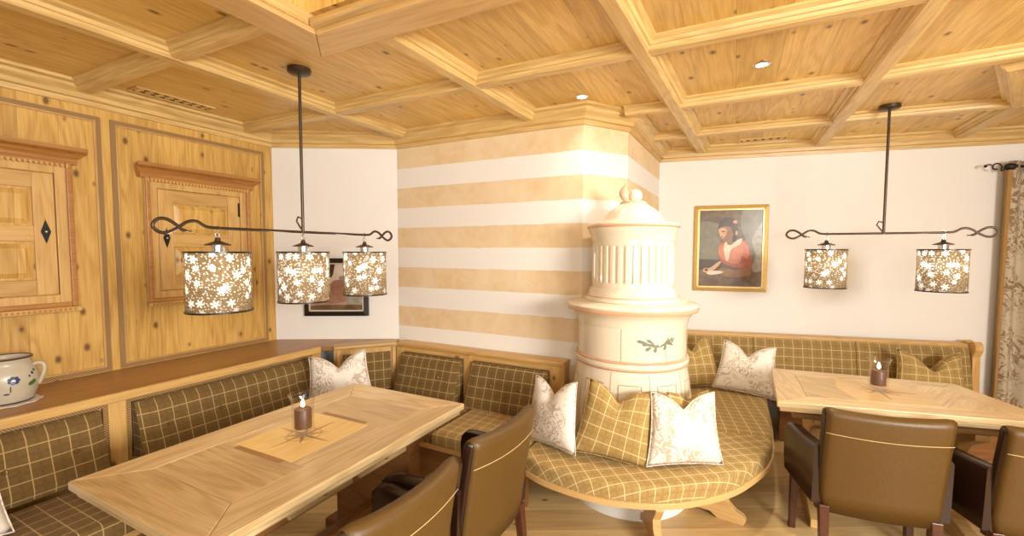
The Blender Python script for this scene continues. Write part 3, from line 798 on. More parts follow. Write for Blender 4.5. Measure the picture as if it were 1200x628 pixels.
# ================================================================== tables
def table_top(root, A, B, D, E_, z, fr, names=None):
    # A,B,D,E_ corner points counterclockwise; s along A->B (long side), t along A->E_
    A, B, D, E_ = [Vector(p) for p in (A, B, D, E_)]
    def q(s, t): return (A*(1-s)+B*s)*(1-t)+(E_*(1-s)+D*s)*t
    ang = math.atan2((B-A).y, (B-A).x)
    fs, ft = fr
    def poly(pts, z0, z1, name, mat, rot=0., bevel=.0015):
        mb = MB(); mb.prism([q(*p) for p in pts], z0, z1); return mb.build(name, mat, root, bevel=bevel, uvrot=ang+rot)
    poly([(.012, .018), (.988, .018), (.988, .982), (.012, .982)], z-.062, z-.032, 'under_moulding', M['tableU'], 0, .008)
    poly([(0, 0), (1, 0), (1-fs, ft), (fs, ft)], z-.034, z, 'frame_board', M['tableU'], 0, .005)
    poly([(1, 1), (0, 1), (fs, 1-ft), (1-fs, 1-ft)], z-.034, z, 'frame_board', M['tableU'], 0, .005)
    poly([(0, 1), (0, 0), (fs, ft), (fs, 1-ft)], z-.034, z, 'frame_board', M['tableU'], PI/2, .005)
    poly([(1, 0), (1, 1), (1-fs, 1-ft), (1-fs, ft)], z-.034, z, 'frame_board', M['tableU'], PI/2, .005)
    return q, poly
def star(root, q, sc, tc, rs, rt, z, name='star_inlay'):
    # eight-pointed compass star laid into the top
    mb = MB(); mb2 = MB()
    for k in range(8):
        a = k*PI/4; ro = 1. if k % 2 == 0 else .62; ri = .17
        def pt(r, an): return q(sc+rs*r*math.cos(an), tc+rt*r*math.sin(an))
        c0 = pt(0, 0); tip = pt(ro, a)
        mb.prism([c0, pt(ri, a-PI/8), tip], z-.002, z+.0012)
        mb2.prism([c0, tip, pt(ri, a+PI/8)], z-.002, z+.0010)
    mb.build(name, M['star'], root); mb2.build(name, M['star2'], root)
    mb = MB(); n = 28
    for k in range(n):
        a, b = 2*PI*k/n, 2*PI*(k+1)/n
        mb.prism([q(sc+rs*.42*math.cos(a), tc+rt*.42*math.sin(a)), q(sc+rs*.47*math.cos(a), tc+rt*.47*math.sin(a)), q(sc+rs*.47*math.cos(b), tc+rt*.47*math.sin(b)), q(sc+rs*.42*math.cos(b), tc+rt*.42*math.sin(b))], z-.002, z+.0008)
    mb.build('star_ring', M['star2'], root)
TZ = .76
t1 = empty('dining_table', (0, 0, 0), 0, 'long oak dining table with star inlay under the three-shade lamp', 'table', 'oak inlaid dining tables')
q1, p1 = table_top(t1, (-1.315, .66), (-1.315, 2.015), (-2.148, 2.015), (-2.148, .662), TZ, (.14, .20))
fs, ft = .14, .20
p1([(fs, ft), (.345, ft), (.345, 1-ft), (fs, 1-ft)], TZ-.03, TZ-.0005, 'panel_field', M['tableU'], PI/2)
p1([(.655, ft), (1-fs, ft), (1-fs, 1-ft), (.655, 1-ft)], TZ-.03, TZ-.0005, 'panel_field', M['tableU'], PI/2)
p1([(.345, ft), (.655, ft), (.655, .29), (.345, .29)], TZ-.03, TZ-.0006, 'inner_strip', M['tableU'])
p1([(.345, .73), (.655, .73), (.655, 1-ft), (.345, 1-ft)], TZ-.03, TZ-.0006, 'inner_strip', M['tableU'])
p1([(.345, .29), (.655, .29), (.655, .73), (.345, .73)], TZ-.03, TZ-.0004, 'burl_inlay', M['burl'])
p1([(.325, .33), (.345, .33), (.345, .69), (.325, .69)], TZ-.02, TZ+.0003, 'walnut_strip', M['tabledark'], PI/2, 0)
p1([(.655, .33), (.675, .33), (.675, .69), (.655, .69)], TZ-.02, TZ+.0003, 'walnut_strip', M['tabledark'], PI/2, 0)
star(t1, q1, .495, .51, .125, .19, TZ)
mb = MB(); mb.box((-2.03, .82, .60), (-1.44, 1.87, TZ-.062)); mb.build('apron', M['tabledk'], t1, bevel=.004)
for y in (.86, 1.73):
    mb = MB(); mb.box((-2.0, y, .06), (-1.47, y+.09, .60)); lg = mb.build('leg', M['tabledk'], t1, bevel=.006)
    mb = MB(); mb.box((-2.08, y-.02, 0), (-1.40, y+.11, .06)); mb.build('foot', M['tabledk'], lg, bevel=.012)
mb = MB(); mb.box((-1.76, .95, .14), (-1.70, 1.73, .24)); mb.build('stretcher', M['tabledk'], t1, bevel=.006)
for y in (1.02, 1.36):
    d_ = MB().box((-1.445, y, .615), (-1.425, y+.30, .688)).build('drawer', M['tableU'], t1, bevel=.003)
    MB().sphere((-1.415, y+.15, .65), .012, 10, 6).build('knob', M['tabledk'], d_, smooth=180)
t2 = empty('dining_table', (0, 0, 0), 0, 'oak dining table with star inlay before the white wall, under the two-shade lamp', 'table', 'oak inlaid dining tables')
q2, p2 = table_top(t2, (.238, 2.848), (1.49, 3.105), (1.285, 3.752), (.262, 3.666), TZ, (.13, .18))
fs, ft = .13, .18
p2([(fs, ft), (.34, ft), (.44, .50), (.34, 1-ft), (fs, 1-ft)], TZ-.03, TZ-.0005, 'panel_field', M['tableU'], R(-52))
p2([(.66, ft), (1-fs, ft), (1-fs, 1-ft), (.66, 1-ft), (.56, .50)], TZ-.03, TZ-.0005, 'panel_field', M['tableU'], R(52))
p2([(.34, ft), (.66, ft), (.56, .5), (.66, 1-ft), (.34, 1-ft), (.44, .5)], TZ-.03, TZ-.0007, 'panel_center', M['tableU'], R(30))
p2([(.34, ft+.01), (.66, ft+.01), (.70, .5), (.66, .79), (.34, .79), (.30, .5)], TZ-.02, TZ+.0004, 'burl_inlay', M['burl2'], 0, 0)
star(t2, q2, .49, .50, .16, .22, TZ+.0006)
c2 = q2(.5, .5); a2 = math.atan2(.257, 1.252)
def t2box(s0, s1, t0, t1_, z0, z1, name, mat, par, **kw):
    mb = MB(); mb.prism([q2(s0, t0), q2(s1, t0), q2(s1, t1_), q2(s0, t1_)], z0, z1); return mb.build(name, mat, par, uvrot=a2, **kw)
t2box(.07, .93, .12, .88, .64, TZ-.062, 'apron', M['tabledk'], t2, bevel=.004)
# carved trestle ends: sloping scroll braces
for s0 in (.16, .76):
    pr = [(.12, 0), (.88, 0), (.88, .05), (.74, .08), (.62, .12), (.58, .26), (.60, .42), (.70, .54), (.86, .60), (.86, .64), (.14, .64), (.14, .60), (.30, .54), (.40, .42), (.42, .26), (.38, .12), (.26, .08), (.12, .05)]
    mb = MB(); mb.loft([[tuple(q2(s_, tt))+(z,) for tt, z in pr] for s_ in (s0, s0+.055)])
    mb.build('leg', M['ringwood'], t2, bevel=.005)
t2box(.20, .78, .46, .54, .16, .24, 'stretcher', M['ringwood'], t2, bevel=.006)

# ================================================================== chairs
def make_chair():
    t = empty('armchair', (0, 0, 0), 0)
    # padded back: closed profile carried across the width
    def back_profile(u, off, grow=0.):
        w = .255; x = u*w; e = abs(u); th = .030*math.sqrt(max(.08, 1-max(0, e-.82)**2/.0324*.85))+grow
        bow = .030*u*u
        P = []
        zs = [.30, .40, .52, .64, .74, .80]
        ztop = .845-.012*(1-u*u) - (.0 if e < .92 else (e-.92)*.12)
        def yc(z): return -.215-.085*((z-.30)/.55)**1.2+bow
        for z in zs: P.append((x*(1+.02*(z-.3)), yc(z)+th, z))
        for k in range(1, 8):
            a = PI*k/8; P.append((x*1.01, yc(.80)+th*math.cos(a)-.004*k/8, .80+(ztop-.80)*math.sin(a)))
        for z in zs[::-1]: P.append((x*(1+.02*(z-.3)), yc(z)-th, z))
        return P
    us = [-1, -.97, -.9, -.75, -.5, -.25, 0, .25, .5, .75, .9, .97, 1]
    bk = MB().loft([back_profile(u, 0) for u in us]).build('backrest', M['leathershaded'], t, smooth=50)
    # rear face and rolled top: same leather, its lighting put into the colour
    secs = []
    for u in [k/10 for k in range(-10, 11)]:
        P = back_profile(u*.965, 0, .003)[4:]
        P = [(p[0], p[1], p[2]+.002) for p in P]; secs.append(P)
    inner_ = []
    cv = MB(); n = len(secs[0])
    cv.loft(secs, closed_sec=False, caps=False)
    cv.build('back_lit_cover', M['leather'], t, smooth=60, solid=.004)['label'] = 'leather cover in the lit brown tone with a stitched seam'
    mb = MB(); pts = []
    for k in range(-10, 11):
        u = k/10*.96; pts.append((u*.257, -.215-.085*((.725-.30)/.55)**1.2+.03*u*u-.0355, .725-.008*(1-u*u)))
    mb.tube(pts, .0018, 6); mb.build('seam', M['seamthread'], t, smooth=180)
    # seat
    seat_slab([(-.23, -.20), (.23, -.20), (.27, .22), (-.27, .22)], .36, .465, 'seat', M['leatherseat'], t, .04)
    # padded arms: side panels flaring outwards, rounded front top corner
    for s in (-1, 1):
        pr = [(-.22, .335), (.17, .335), (.185, .40), (.19, .54), (.18, .585), (.15, .612), (.10, .62), (-.05, .625), (-.23, .64)]
        mb = MB(); secs = []
        for k, (o, sh) in enumerate(((-.032, .018), (-.024, .004), (.0, 0), (.024, .004), (.032, .018))):
            sec = []
            for y, z in pr:
                cx_ = .245+.040*(y+.23)/.42
                yy = y if y < .1 else y-sh; zz = z-sh if z > .5 else z
                sec.append((s*(cx_+o), yy, zz))
            secs.append(sec)
        mb.loft(secs); mb.build('arm', M['leathershaded'], t, smooth=50)
    def leg(x0, y0, x1, y1, z1, a=.016, b=.022):
        mb = MB(); mb.loft([[(x+dx*k, y+dy*k, z) for dx, dy in ((-1, -1), (1, -1), (1, 1), (-1, 1))] for x, y, z, k in ((x0, y0, 0, a), (x1, y1, z1, b))])
        mb.build('leg', M['legwood'], t, bevel=.003)
    for s in (-1, 1):
        leg(s*.275, .12, s*.268, .12, .36); leg(s*.225, -.255, s*.225, -.215, .335)
    return t
chair = make_chair()
CH = 'brown leather armchairs at the tables'
spots_ = [((.629, 2.869), 7.6, 'brown leather armchair seen squarely from behind at the table under the two-shade lamp'),
          ((1.275, 2.965), 11., 'brown leather armchair half out of view at the table under the two-shade lamp'),
          ((-1.186, 1.085), 87.3, 'nearest brown leather armchair at the table under the three-shade lamp'),
          ((-1.172, 1.728), 85., 'brown leather armchair nearer the striped wall at the table under the three-shade lamp')]
for i, ((x, y), rz, lab) in enumerate(spots_):
    o = chair if i == 0 else copy_tree(chair)
    o.location = (x, y, 0); o.rotation_euler = (0, 0, R(rz)); tag(o, lab, 'chair', CH)

# ================================================================== pendant lamps
def make_lamp(name, label, canopy, dirv, offs, half, zbar, rs, hs, zc):
    t = empty(name, (canopy[0], canopy[1], zc), math.atan2(dirv[1], dirv[0]), label, 'lamp', 'wrought iron pendant lamps')
    zb = zbar-zc
    MB().lathe([(0, 0), (.062, 0), (.062, -.022), (.055, -.028), (.02, -.034), (0, -.034)], 24).build('canopy', M['iron'], t, smooth=40)
    mb = MB(); mb.tube([(0, 0, -.03), (0, 0, zb-.005)], .0085, 10); mb.tube([(-.005, 0, zb+.075), (-.03, 0, zb+.085), (-.04, 0, zb+.06), (-.02, 0, zb+.03), (0, 0, zb+.005)], .005, 8)
    mb.build('rod', M['iron'], t, smooth=60)
    # bar with a forged loop at each end
    mb = MB(); P = []
    lo = .235
    def end(s):
        h = half
        K = [(h-lo-.04, .0), (h-lo+.02, .004), (h-lo+.06, .026), (h-lo+.10, .022), (h-lo+.145, -.010), (h-lo+.185, -.030), (h-.018, -.024), (h, .0), (h-.018, .026), (h-lo+.185, .03), (h-lo+.15, .010), (h-lo+.12, -.016), (h-lo+.085, -.02)]
        return [(s*a, .004*s*(k/12), zb+b) for k, (a, b) in enumerate(K)]
    e1 = catmull(end(1), 6); e0 = catmull(end(-1), 6)
    mb.tube(e0[::-1] + e1, [.0035]*4 + [.0075]*(len(e0)+len(e1)-8) + [.0035]*4, 8)
    mb.build('bar', M['iron'], t, smooth=60)
    for k, o in enumerate(offs):
        ztop = zb-.115
        mb = MB(); mb.tube(catmull([(o, 0, zb+.012), (o+.012, 0, zb), (o, 0, zb-.014), (o-.01, 0, zb-.03), (o, 0, zb-.046), (o+.008, 0, zb-.034), (o+.004, 0, zb-.022)], 5), .0035, 8)
        mb.build('hook', M['chrome'], t, smooth=60)
        cp = MB().lathe([(0, zb-.045), (.010, zb-.046), (.014, zb-.062), (.055, zb-.078), (.055, zb-.083), (.0, zb-.083)], 24, (o, 0)).build('cap', M['iron'], t, smooth=40)
        MB().lathe([(0, zb-.083), (.028, zb-.083), (.028, zb-.15), (0, zb-.15)], 20, (o, 0)).build('socket', M['chrome'], cp, smooth=40)
        N = 56; secs = []; uvs = []
        for j in range(N+1):
            a = 2*PI*j/N
            secs.append([(o+rs*math.cos(a), rs*math.sin(a), ztop-hs*v/4) for v in range(5)])
            uvs.append([(a*rs+k*3.7, hs*v/4) for v in range(5)])
        sh = MB().loft(secs, closed_sec=False, caps=False, uvs=uvs).build('lamp_shade', M['shade'], t, smooth=60)
        MB().lathe([(rs-.007, ztop-.002), (rs-.007, ztop-hs+.002)], N, (o, 0)).build('shade_lining', M['lining'], sh, smooth=60)
        for z in (ztop, ztop-hs):
            MB().lathe([(rs-.006, z-.004), (rs+.004, z-.004), (rs+.004, z+.004), (rs-.006, z+.004), (rs-.006, z-.004)], N, (o, 0)).build('shade_ring', M['blackframe'], sh, smooth=40)
        mb = MB()
        for j in range(3):
            a = 2*PI*j/3+.4; mb.tube([(o+.025*math.cos(a), .025*math.sin(a), ztop-.015), (o+rs*math.cos(a), rs*math.sin(a), ztop-.002)], .002, 6)
        mb.build('shade_spider', M['blackframe'], sh, smooth=40)
        MB().sphere((o, 0, ztop-.095), .034, 16, 10, (1, 1, 1.2)).build('bulb', M['bulb'], cp, smooth=180)
    return t
make_lamp('pendant_lamp', 'wrought iron pendant lamp with three perforated shades in front of the pine wall', (-2.21, 1.715), (0, 1), (-.467, 0, .467), .73, 1.708, .137, .28, ZC)
make_lamp('pendant_lamp', 'wrought iron pendant lamp with two perforated shades in front of the white wall', (.935, 3.95), (1, 0), (-.33, .32), .585, 1.735, .13, .28, ZC)

# ================================================================== cushions
def pillow(w, h, t, mat, label, loc, yaw, lean, roll=0., chop=.08, group=None, name='throw_cushion', uvr=0.):
    o = MB(); n = 18; rows = {}
    def P(u, v, s):
        # u, v in -1..1; edges drawn in between the pointed corners; top edge chopped down
        cu, cv = 1-.075*(1-v*v), 1-.06*(1-u*u)
        x = u*cu*w/2; z = v*cv*h/2
        if chop: 
            k = max(0, (v+.1)/1.1); z -= chop*1.25*k**1.6*math.exp(-math.sqrt(u*u+.004)/.34); x *= 1.04-.17*(v+1)/2
        prof = max(0, (1-abs(u)**2.6)*(1-abs(v)**2.6))**.55
        y = s*t/2*prof
        if chop: y *= 1-.45*max(0, v)*math.exp(-(u/.3)**2)
        return (x, y, z)
    idx = {}
    for s in (1, -1):
        for i in range(n+1):
            for j in range(n+1):
                edge = i in (0, n) or j in (0, n)
                if edge and s == -1: idx[(s, i, j)] = idx[(1, i, j)]
                else: idx[(s, i, j)] = o.addv(P(2*i/n-1, 2*j/n-1, s))
    cr, sr = math.cos(uvr), math.sin(uvr)
    for s in (1, -1):
        for i in range(n):
            for j in range(n):
                q = [(i, j), (i+1, j), (i+1, j+1), (i, j+1)]
                f = [idx[(s, a, b)] for a, b in q]; uv = [((a/n*w)*cr-(b/n*h)*sr, (a/n*w)*sr+(b/n*h)*cr) for a, b in q]
                o.face(f, uv)
    ob = o.build(name, mat, None, smooth=180)
    e = [P(2*i/n-1, -1, 1) for i in range(n)] + [P(1, 2*j/n-1, 1) for j in range(n)] + [P(1-2*i/n, 1, 1) for i in range(n)] + [P(-1, 1-2*j/n, 1) for j in range(n+1)]
    MB().tube(e, .0035, 6).build('piping', mat, ob, smooth=180)
    ob.location = loc
    # local +y is the cushion's back; it leans backwards about its lower edge
    ob.rotation_euler = (Matrix.Rotation(yaw, 3, 'Z') @ Matrix.Rotation(-lean, 3, 'X') @ Matrix.Rotation(roll, 3, 'Y')).to_euler()
    tag(ob, label, 'cushion', group)
    return ob
def stand(w, h, t, mat, label, bottom, yaw, lean, roll=0., z=SZ, group=None, **kw):
    lean = R(lean); yaw = R(yaw); k = math.sin(lean)*h/2*.94
    c = (bottom[0]-math.sin(yaw)*k, bottom[1]+math.cos(yaw)*k, z+math.cos(lean)*h/2*.94+t*.10+.012)
    return pillow(w, h, t, mat, label, c, yaw, lean, R(roll), group=group, **kw)
PL, WH = 'plaid throw cushions', 'damask throw cushions'
stand(.40, .41, .13, M['damask'], 'white damask cushion against the stove on the side of the striped wall', (-.975, 2.405), -24, 12, -5, group=WH, chop=.10)
stand(.42, .43, .12, M['plaidpill'], 'tan plaid cushion standing in front of the stove between two white cushions', (-.565, 2.395), 10, 12, 7, group=PL, chop=.10, uvr=.12)
stand(.43, .40, .11, M['damask'], 'white damask cushion against the stove with a plaid cushion corner behind it', (-.205, 2.525), 34, 10, 2, group=WH, chop=.09)
stand(.36, .37, .07, M['plaidpill'], 'tan plaid cushion mostly hidden behind a white cushion against the stove', (-.195, 2.66), 50, 8, 6, group=PL, chop=.04)
stand(.40, .44, .12, M['plaidpill'], 'olive plaid cushion on the corner seat between the stove and a grey damask cushion', (-.265, 4.06), 24, 20, -5, group=PL, chop=.12)
stand(.45, .43, .12, M['damask'], 'grey damask cushion on the corner seat beside the table under the two-shade lamp', (.105, 4.055), -6, 22, 4, group=WH, chop=.11)
stand(.50, .40, .17, M['plaidpill'], 'plaid cushion partly hidden by the table, near the carved bench end board', (1.43, 4.54), 14, 14, 2, group=PL, chop=.20)
stand(.47, .40, .16, M['damask'], 'white damask cushion in the bench corner below the dark-framed picture', (-2.635, 2.32), 38, 12, -6, z=SZ, group=WH, chop=.11)
stand(.44, .42, .16, M['damask'], 'damask cushion mostly out of view on the long bench below the jug', (-2.68, .42), 80, 20, 0, group=WH, chop=.06)

# ================================================================== things on tables and shelf
def hurricane(x, y, z, where, h=.165, k=1.):
    g = MB().lathe([(0, z+.0005), (.036*k, z+.0005), (.040*k, z+.006), (.030*k, z+.016), (.022*k, z+.022), (.040*k, z+.028), (.046*k, z+.036), (.046*k, z+h*.72), (.050*k, z+h*.88), (.060*k, z+h), (.0575*k, z+h), (.0475*k, z+h*.88), (.0435*k, z+h*.72), (.0435*k, z+.037), (.0, z+.034)], 40, (0, 0)).build('hurricane_glass', M['glass'], None, smooth=50, loc=(x, y, 0))
    tag(g, 'clear footed hurricane glass around the candle ' + where, 'candle holder', 'hurricane glasses on the tables')
    zt = z+.036+h*.46
    c = MB().lathe([(0, z+.0365), (.036*k, z+.0365), (.0365*k, z+.040), (.0365*k, zt-.004), (.034*k, zt), (.022*k, zt-.004), (0, zt-.005)], 32).build('candle', M['wax'], None, smooth=50, loc=(x, y, 0))
    tag(c, 'burning brown pillar candle inside the glass ' + where, 'candle', 'brown pillar candles')
    MB().tube([(0, 0, zt-.006), (.001, 0, zt+.004), (.003, 0, zt+.01)], .0014, 6).build('wick', M['wick'], c)
    MB().lathe([(0, zt+.006), (.006, zt+.010), (.0085, zt+.018), (.006, zt+.031), (.002, zt+.043), (0, zt+.047)], 14).build('flame', M['flame'], c, smooth=180)
hurricane(-1.737, 1.325, TZ+.0015, 'under the three-shade lamp', .19, 1.02)
hurricane(.80, 3.34, TZ+.0025, 'under the two-shade lamp', .20, 1.05)

JX, JY, JZ = -3.36, .825, .81
dl = MB(); n = 40
dl.lathe([(0, JZ+.0005), (.125, JZ+.0005), (.125, JZ+.003), (0, JZ+.003)], n, (0, 0), rfun=lambda r, z, a: r*(1+.05*math.cos(10*a)) if r > .1 else r)
tag(dl.build('doily', M['linen'], None, loc=(JX, JY, 0)), 'small white linen doily under the stoneware jug on the shelf', 'doily')
jg = empty('jug', (JX, JY, JZ+.003), 0, 'bulbous grey stoneware jug with painted flowers on the bench shelf', 'jug')
JP = [(0, 0), (.088, 0), (.096, .008), (.112, .05), (.122, .10), (.120, .145), (.105, .185), (.094, .20), (.095, .215), (.101, .228), (.098, .234), (.090, .226), (.088, .205), (.10, .17), (.0, .02)]
MB().lathe(JP, 48).build('body', M['stoneware'], jg, smooth=50)
MB().lathe([(.0875, .001), (.0975, .006), (.0985, .011), (.0885, .008)], 48).build('base_line', M['legwood'], jg, smooth=60)
MB().lathe([(.099, .227), (.1025, .229), (.099, .236), (.093, .233)], 48).build('rim_line', M['legwood'], jg, smooth=60)
ha = R(62)
hp = [(.100, .182), (.120, .192), (.138, .182), (.143, .158), (.137, .128), (.127, .10), (.118, .08)]
MB().tube(catmull([(r*math.cos(ha), r*math.sin(ha), z) for r, z in hp], 5), .0095, 10).build('handle', M['stoneware'], jg, smooth=60)
JA = math.atan2(-JY, -JX)
def jr(z):
    for (r0, z0), (r1, z1) in zip(JP, JP[1:]):
        if z0 <= z <= z1: return r0+(r1-r0)*(z-z0)/(z1-z0)
    return .1
def blob(pts):
    mb = MB()
    for a, z, ra, rz in pts:
        def on(o): return [((jr(z+rz*math.sin(t))+o)*math.cos(a+ra*math.cos(t)/.12), (jr(z+rz*math.sin(t))+o)*math.sin(a+ra*math.cos(t)/.12), z+rz*math.sin(t)) for t in [2*PI*k/12 for k in range(12)]]
        mb.loft([on(-.002), on(.0012)])
    return mb
fa = JA+.22
blob([(fa+.13*math.cos(k*PI/3.5), .128+.014*math.sin(k*PI/3.5), .008, .008) for k in range(7)]).build('blue_flower', M['bluepaint'], jg)
blob([(fa-.02, .122, .008, .010)]).build('white_heart', M['whitepaint'], jg)
blob([(fa+.62, .100, .014, .011), (fa+.54, .096, .010, .010), (fa+.70, .106, .010, .010)]).build('green_leaf', M['greenpaint'], jg)
blob([(fa-.22, .062, .012, .004), (fa+.66, .15, .006, .007), (fa+.80, .162, .006, .006), (fa+.52, .137, .004, .006), (fa-.1, .085, .002, .018)]).build('dark_sprig', M['blackpaint'], jg)

# ================================================================== pictures
def picture(name, origin, dirx, w, h, z0, fw, mats, label, depth=.03, slip=0):
    m = frame_at(origin, dirx, z0); root = empty(name, (0, 0, 0), 0, label, 'painting'); root.matrix_world = m
    # local x along the wall, local -y into the room
    mb = MB()
    for q in ([(0, 0), (w, 0), (w-fw, fw), (fw, fw)], [(w, 0), (w, h), (w-fw, h-fw), (w-fw, fw)], [(w, h), (0, h), (fw, h-fw), (w-fw, h-fw)], [(0, h), (0, 0), (fw, fw), (fw, h-fw)]):
        A = [(x, 0, z) for x, z in q]; B = [(q[0][0], -depth*.75, q[0][1]), (q[1][0], -depth*.75, q[1][1]), (q[2][0], -depth, q[2][1]), (q[3][0], -depth, q[3][1])]
        mb.loft([A, B])
    mb.build('frame', mats[0], root, bevel=.004)
    g = .012
    mb = MB()
    for a, b in (((fw, -depth*.8, fw), (w-fw, 0, fw+g)), ((fw, -depth*.8, h-fw-g), (w-fw, 0, h-fw)), ((fw, -depth*.8, fw), (fw+g, 0, h-fw)), ((w-fw-g, -depth*.8, fw), (w-fw, 0, h-fw))): mb.box(a, b)
    mb.build('slip', mats[1], root)
    return root
def paint_canvas(root, x0, z0, w, h, y, layers, name='canvas'):
    # flat painted picture: a ground and thin brush shapes lying on it
    mb = MB(); mats = []
    for k, (mat, pts) in enumerate(layers):
        if mat not in mats: mats.append(mat)
        mb.cur = mats.index(mat); yy = y-.0004*k
        P = [(x0+u*w, z0+v*h) for u, v in pts]
        if k == 0: mb.loft([[(a, y+.004, b) for a, b in P], [(a, y, b) for a, b in P]])
        else:
            cp = catmull([(a, b, 0) for a, b in P], 5, True)
            i = mb.pts([(max(x0+.001, min(x0+w-.001, q.x)), yy, max(z0+.001, min(z0+h-.001, q.y))) for q in cp]); mb.face(i[::-1])
    return mb.build(name, mats, root)
def paintmat(name, a, b, sc=14.):
    s = NT(name); o, x, y, z = s.obj()
    col = s.mix(s.ramp(s.noise(o, sc, 4., .65, .8), .3, .7), c4(a), c4(b)); s.bsdf(col, .28, s.noise(o, 120., 3.), .1, .002); return s.m
PM = {k: paintmat('paint_'+k, *v) for k, v in dict(
    umber=((.105, .065, .028), (.19, .125, .055)), greyg=((.17, .155, .10), (.24, .21, .14)), pale=((.26, .23, .17), (.42, .38, .31)), shadow=((.05, .026, .012), (.10, .055, .025)),
    hair=((.045, .026, .012), (.11, .07, .035)), skin=((.55, .31, .155), (.68, .42, .23)), skinsh=((.25, .12, .055), (.36, .19, .09)), coral=((.58, .17, .075), (.70, .27, .14)), coralsh=((.36, .10, .045), (.48, .15, .07)),
    cream=((.74, .60, .42), (.84, .74, .58)), rib=((.62, .24, .14), (.72, .33, .2)), table=((.12, .07, .035), (.20, .13, .075)), mauve=((.34, .20, .15), (.46, .30, .23)), rosy=((.42, .22, .15), (.30, .14, .09)), white=((.70, .62, .52), (.80, .74, .66))).items()}
wdir = BD; pw, ph, fw = .655, .838, .036
pr_ = picture('framed_painting', (-.366, 4.7365), wdir, pw, ph, 1.217, fw, (M['gold'], M['goldin']), 'gilt-framed painting of a seated woman in a coral blouse, on the back wall')
k = fw+.012
ell = lambda cx, cy, rx, ry, n=10, rot=0.: [(cx+rx*math.cos(2*PI*i/n)*math.cos(rot)-ry*math.sin(2*PI*i/n)*math.sin(rot), cy+rx*math.cos(2*PI*i/n)*math.sin(rot)+ry*math.sin(2*PI*i/n)*math.cos(rot)) for i in range(n)]
paint_canvas(pr_, k, k, pw-2*k, ph-2*k, -.012, [
    (PM['umber'], [(0, 0), (1, 0), (1, 1), (0, 1)]),
    (PM['greyg'], [(-.1, .36), (.33, .36), (.34, .6), (.30, .82), (-.1, .82)]),
    (PM['greyg'], [(.74, .16), (1.1, .12), (1.1, 1.1), (.72, 1.02), (.66, .80), (.78, .5)]), (PM['pale'], [(.86, .22), (1.1, .18), (1.1, .86), (.94, .78), (.84, .60), (.90, .42)]),
    (PM['shadow'], [(-.1, .34), (.35, .34), (.32, .22), (-.1, .20)]),
    (PM['table'], [(-.1, .19), (.3, .20), (.7, .16), (1.1, .2), (1.1, -.1), (-.1, -.1)]),
    (PM['coralsh'], [(.34, .56), (.31, .44), (.36, .33), (.50, .27), (.72, .24), (.84, .26), (.82, .48), (.74, .60), (.60, .62), (.44, .60)]),
    (PM['coral'], [(.33, .53), (.32, .44), (.38, .36), (.50, .31), (.64, .31), (.70, .40), (.77, .36), (.80, .46), (.74, .57), (.62, .61), (.46, .57)]),
    (PM['skin'], [(.33, .33), (.36, .31), (.26, .22), (.14, .19), (.12, .22), (.22, .26)]),
    (PM['skinsh'], [(.40, .24), (.60, .22), (.80, .25), (.86, .20), (.76, .13), (.50, .13), (.34, .16), (.30, .20)]),
    (PM['skinsh'], ell(.53, .58, .09, .07)),
    (PM['cream'], [(.44, .60), (.40, .52), (.43, .36), (.48, .35), (.50, .45), (.54, .50), (.66, .56), (.68, .63), (.60, .60), (.52, .55), (.46, .55)]),
    (PM['hair'], [(.31, .74), (.33, .84), (.42, .90), (.54, .89), (.61, .80), (.62, .70), (.58, .60), (.53, .60), (.50, .72), (.40, .78)]),
    (PM['skinsh'], [(.31, .75), (.32, .68), (.36, .62), (.42, .585), (.50, .60), (.54, .68), (.50, .77), (.40, .79)]),
    (PM['skin'], [(.31, .75), (.32, .69), (.345, .645), (.39, .635), (.43, .68), (.44, .74), (.38, .77)]),
    (PM['hair'], [(.345, .725), (.39, .715), (.42, .725), (.39, .732)]), (PM['rosy'], [(.34, .655), (.365, .645), (.385, .65), (.365, .665)]),
    (PM['rib'], ell(.57, .845, .035, .022)), (PM['skin'], ell(.595, .70, .018, .03)),
    (PM['cream'], [(.13, .175), (.22, .205), (.40, .195), (.34, .165), (.20, .15)]),
    (PM['skin'], ell(.12, .21, .05, .032)), (PM['shadow'], ell(.125, .215, .028, .016)),
])
ddir = (Vector(C2)-Vector(C1)).normalized()
o_ = Vector((-3.415, 2.655)); dn = Vector((ddir.y, -ddir.x))
pd = picture('framed_painting', tuple(o_+dn*.004), ddir, .565, .515, 1.022, .042, (M['blackframe'], M['mat']), 'dark-framed picture on the diagonal wall, half hidden behind the pendant lamp')
k = .054
paint_canvas(pd, k, k, .565-2*k, .515-2*k, -.012, [
    (PM['mauve'], [(0, 0), (1, 0), (1, 1), (0, 1)]),
    (PM['white'], [(.30, 1.1), (.62, 1.1), (.70, .75), (.66, .55), (.5, .62), (.32, .6)]),
    (PM['shadow'], [(.40, 1.1), (.48, 1.1), (.44, .78), (.36, .72)]), (PM['skinsh'], [(.62, 1.1), (.8, 1.1), (.86, .8), (.72, .7)]),
    (PM['rosy'], [(.42, .62), (.66, .64), (.70, .42), (.60, .30), (.42, .34)]), (PM['white'], ell(.34, .66, .08, .07)), (PM['pale'], ell(.62, .70, .07, .05)),
    (PM['rosy'], [(.05, .28), (.3, .36), (.62, .30), (.70, .20), (.4, .13), (.1, .12)]), (PM['pale'], [(.7, .3), (.98, .26), (.98, .12), (.72, .16)]),
    (PM['umber'], [(-.1, .08), (1.1, .10), (1.1, -.1), (-.1, -.1)]),
])

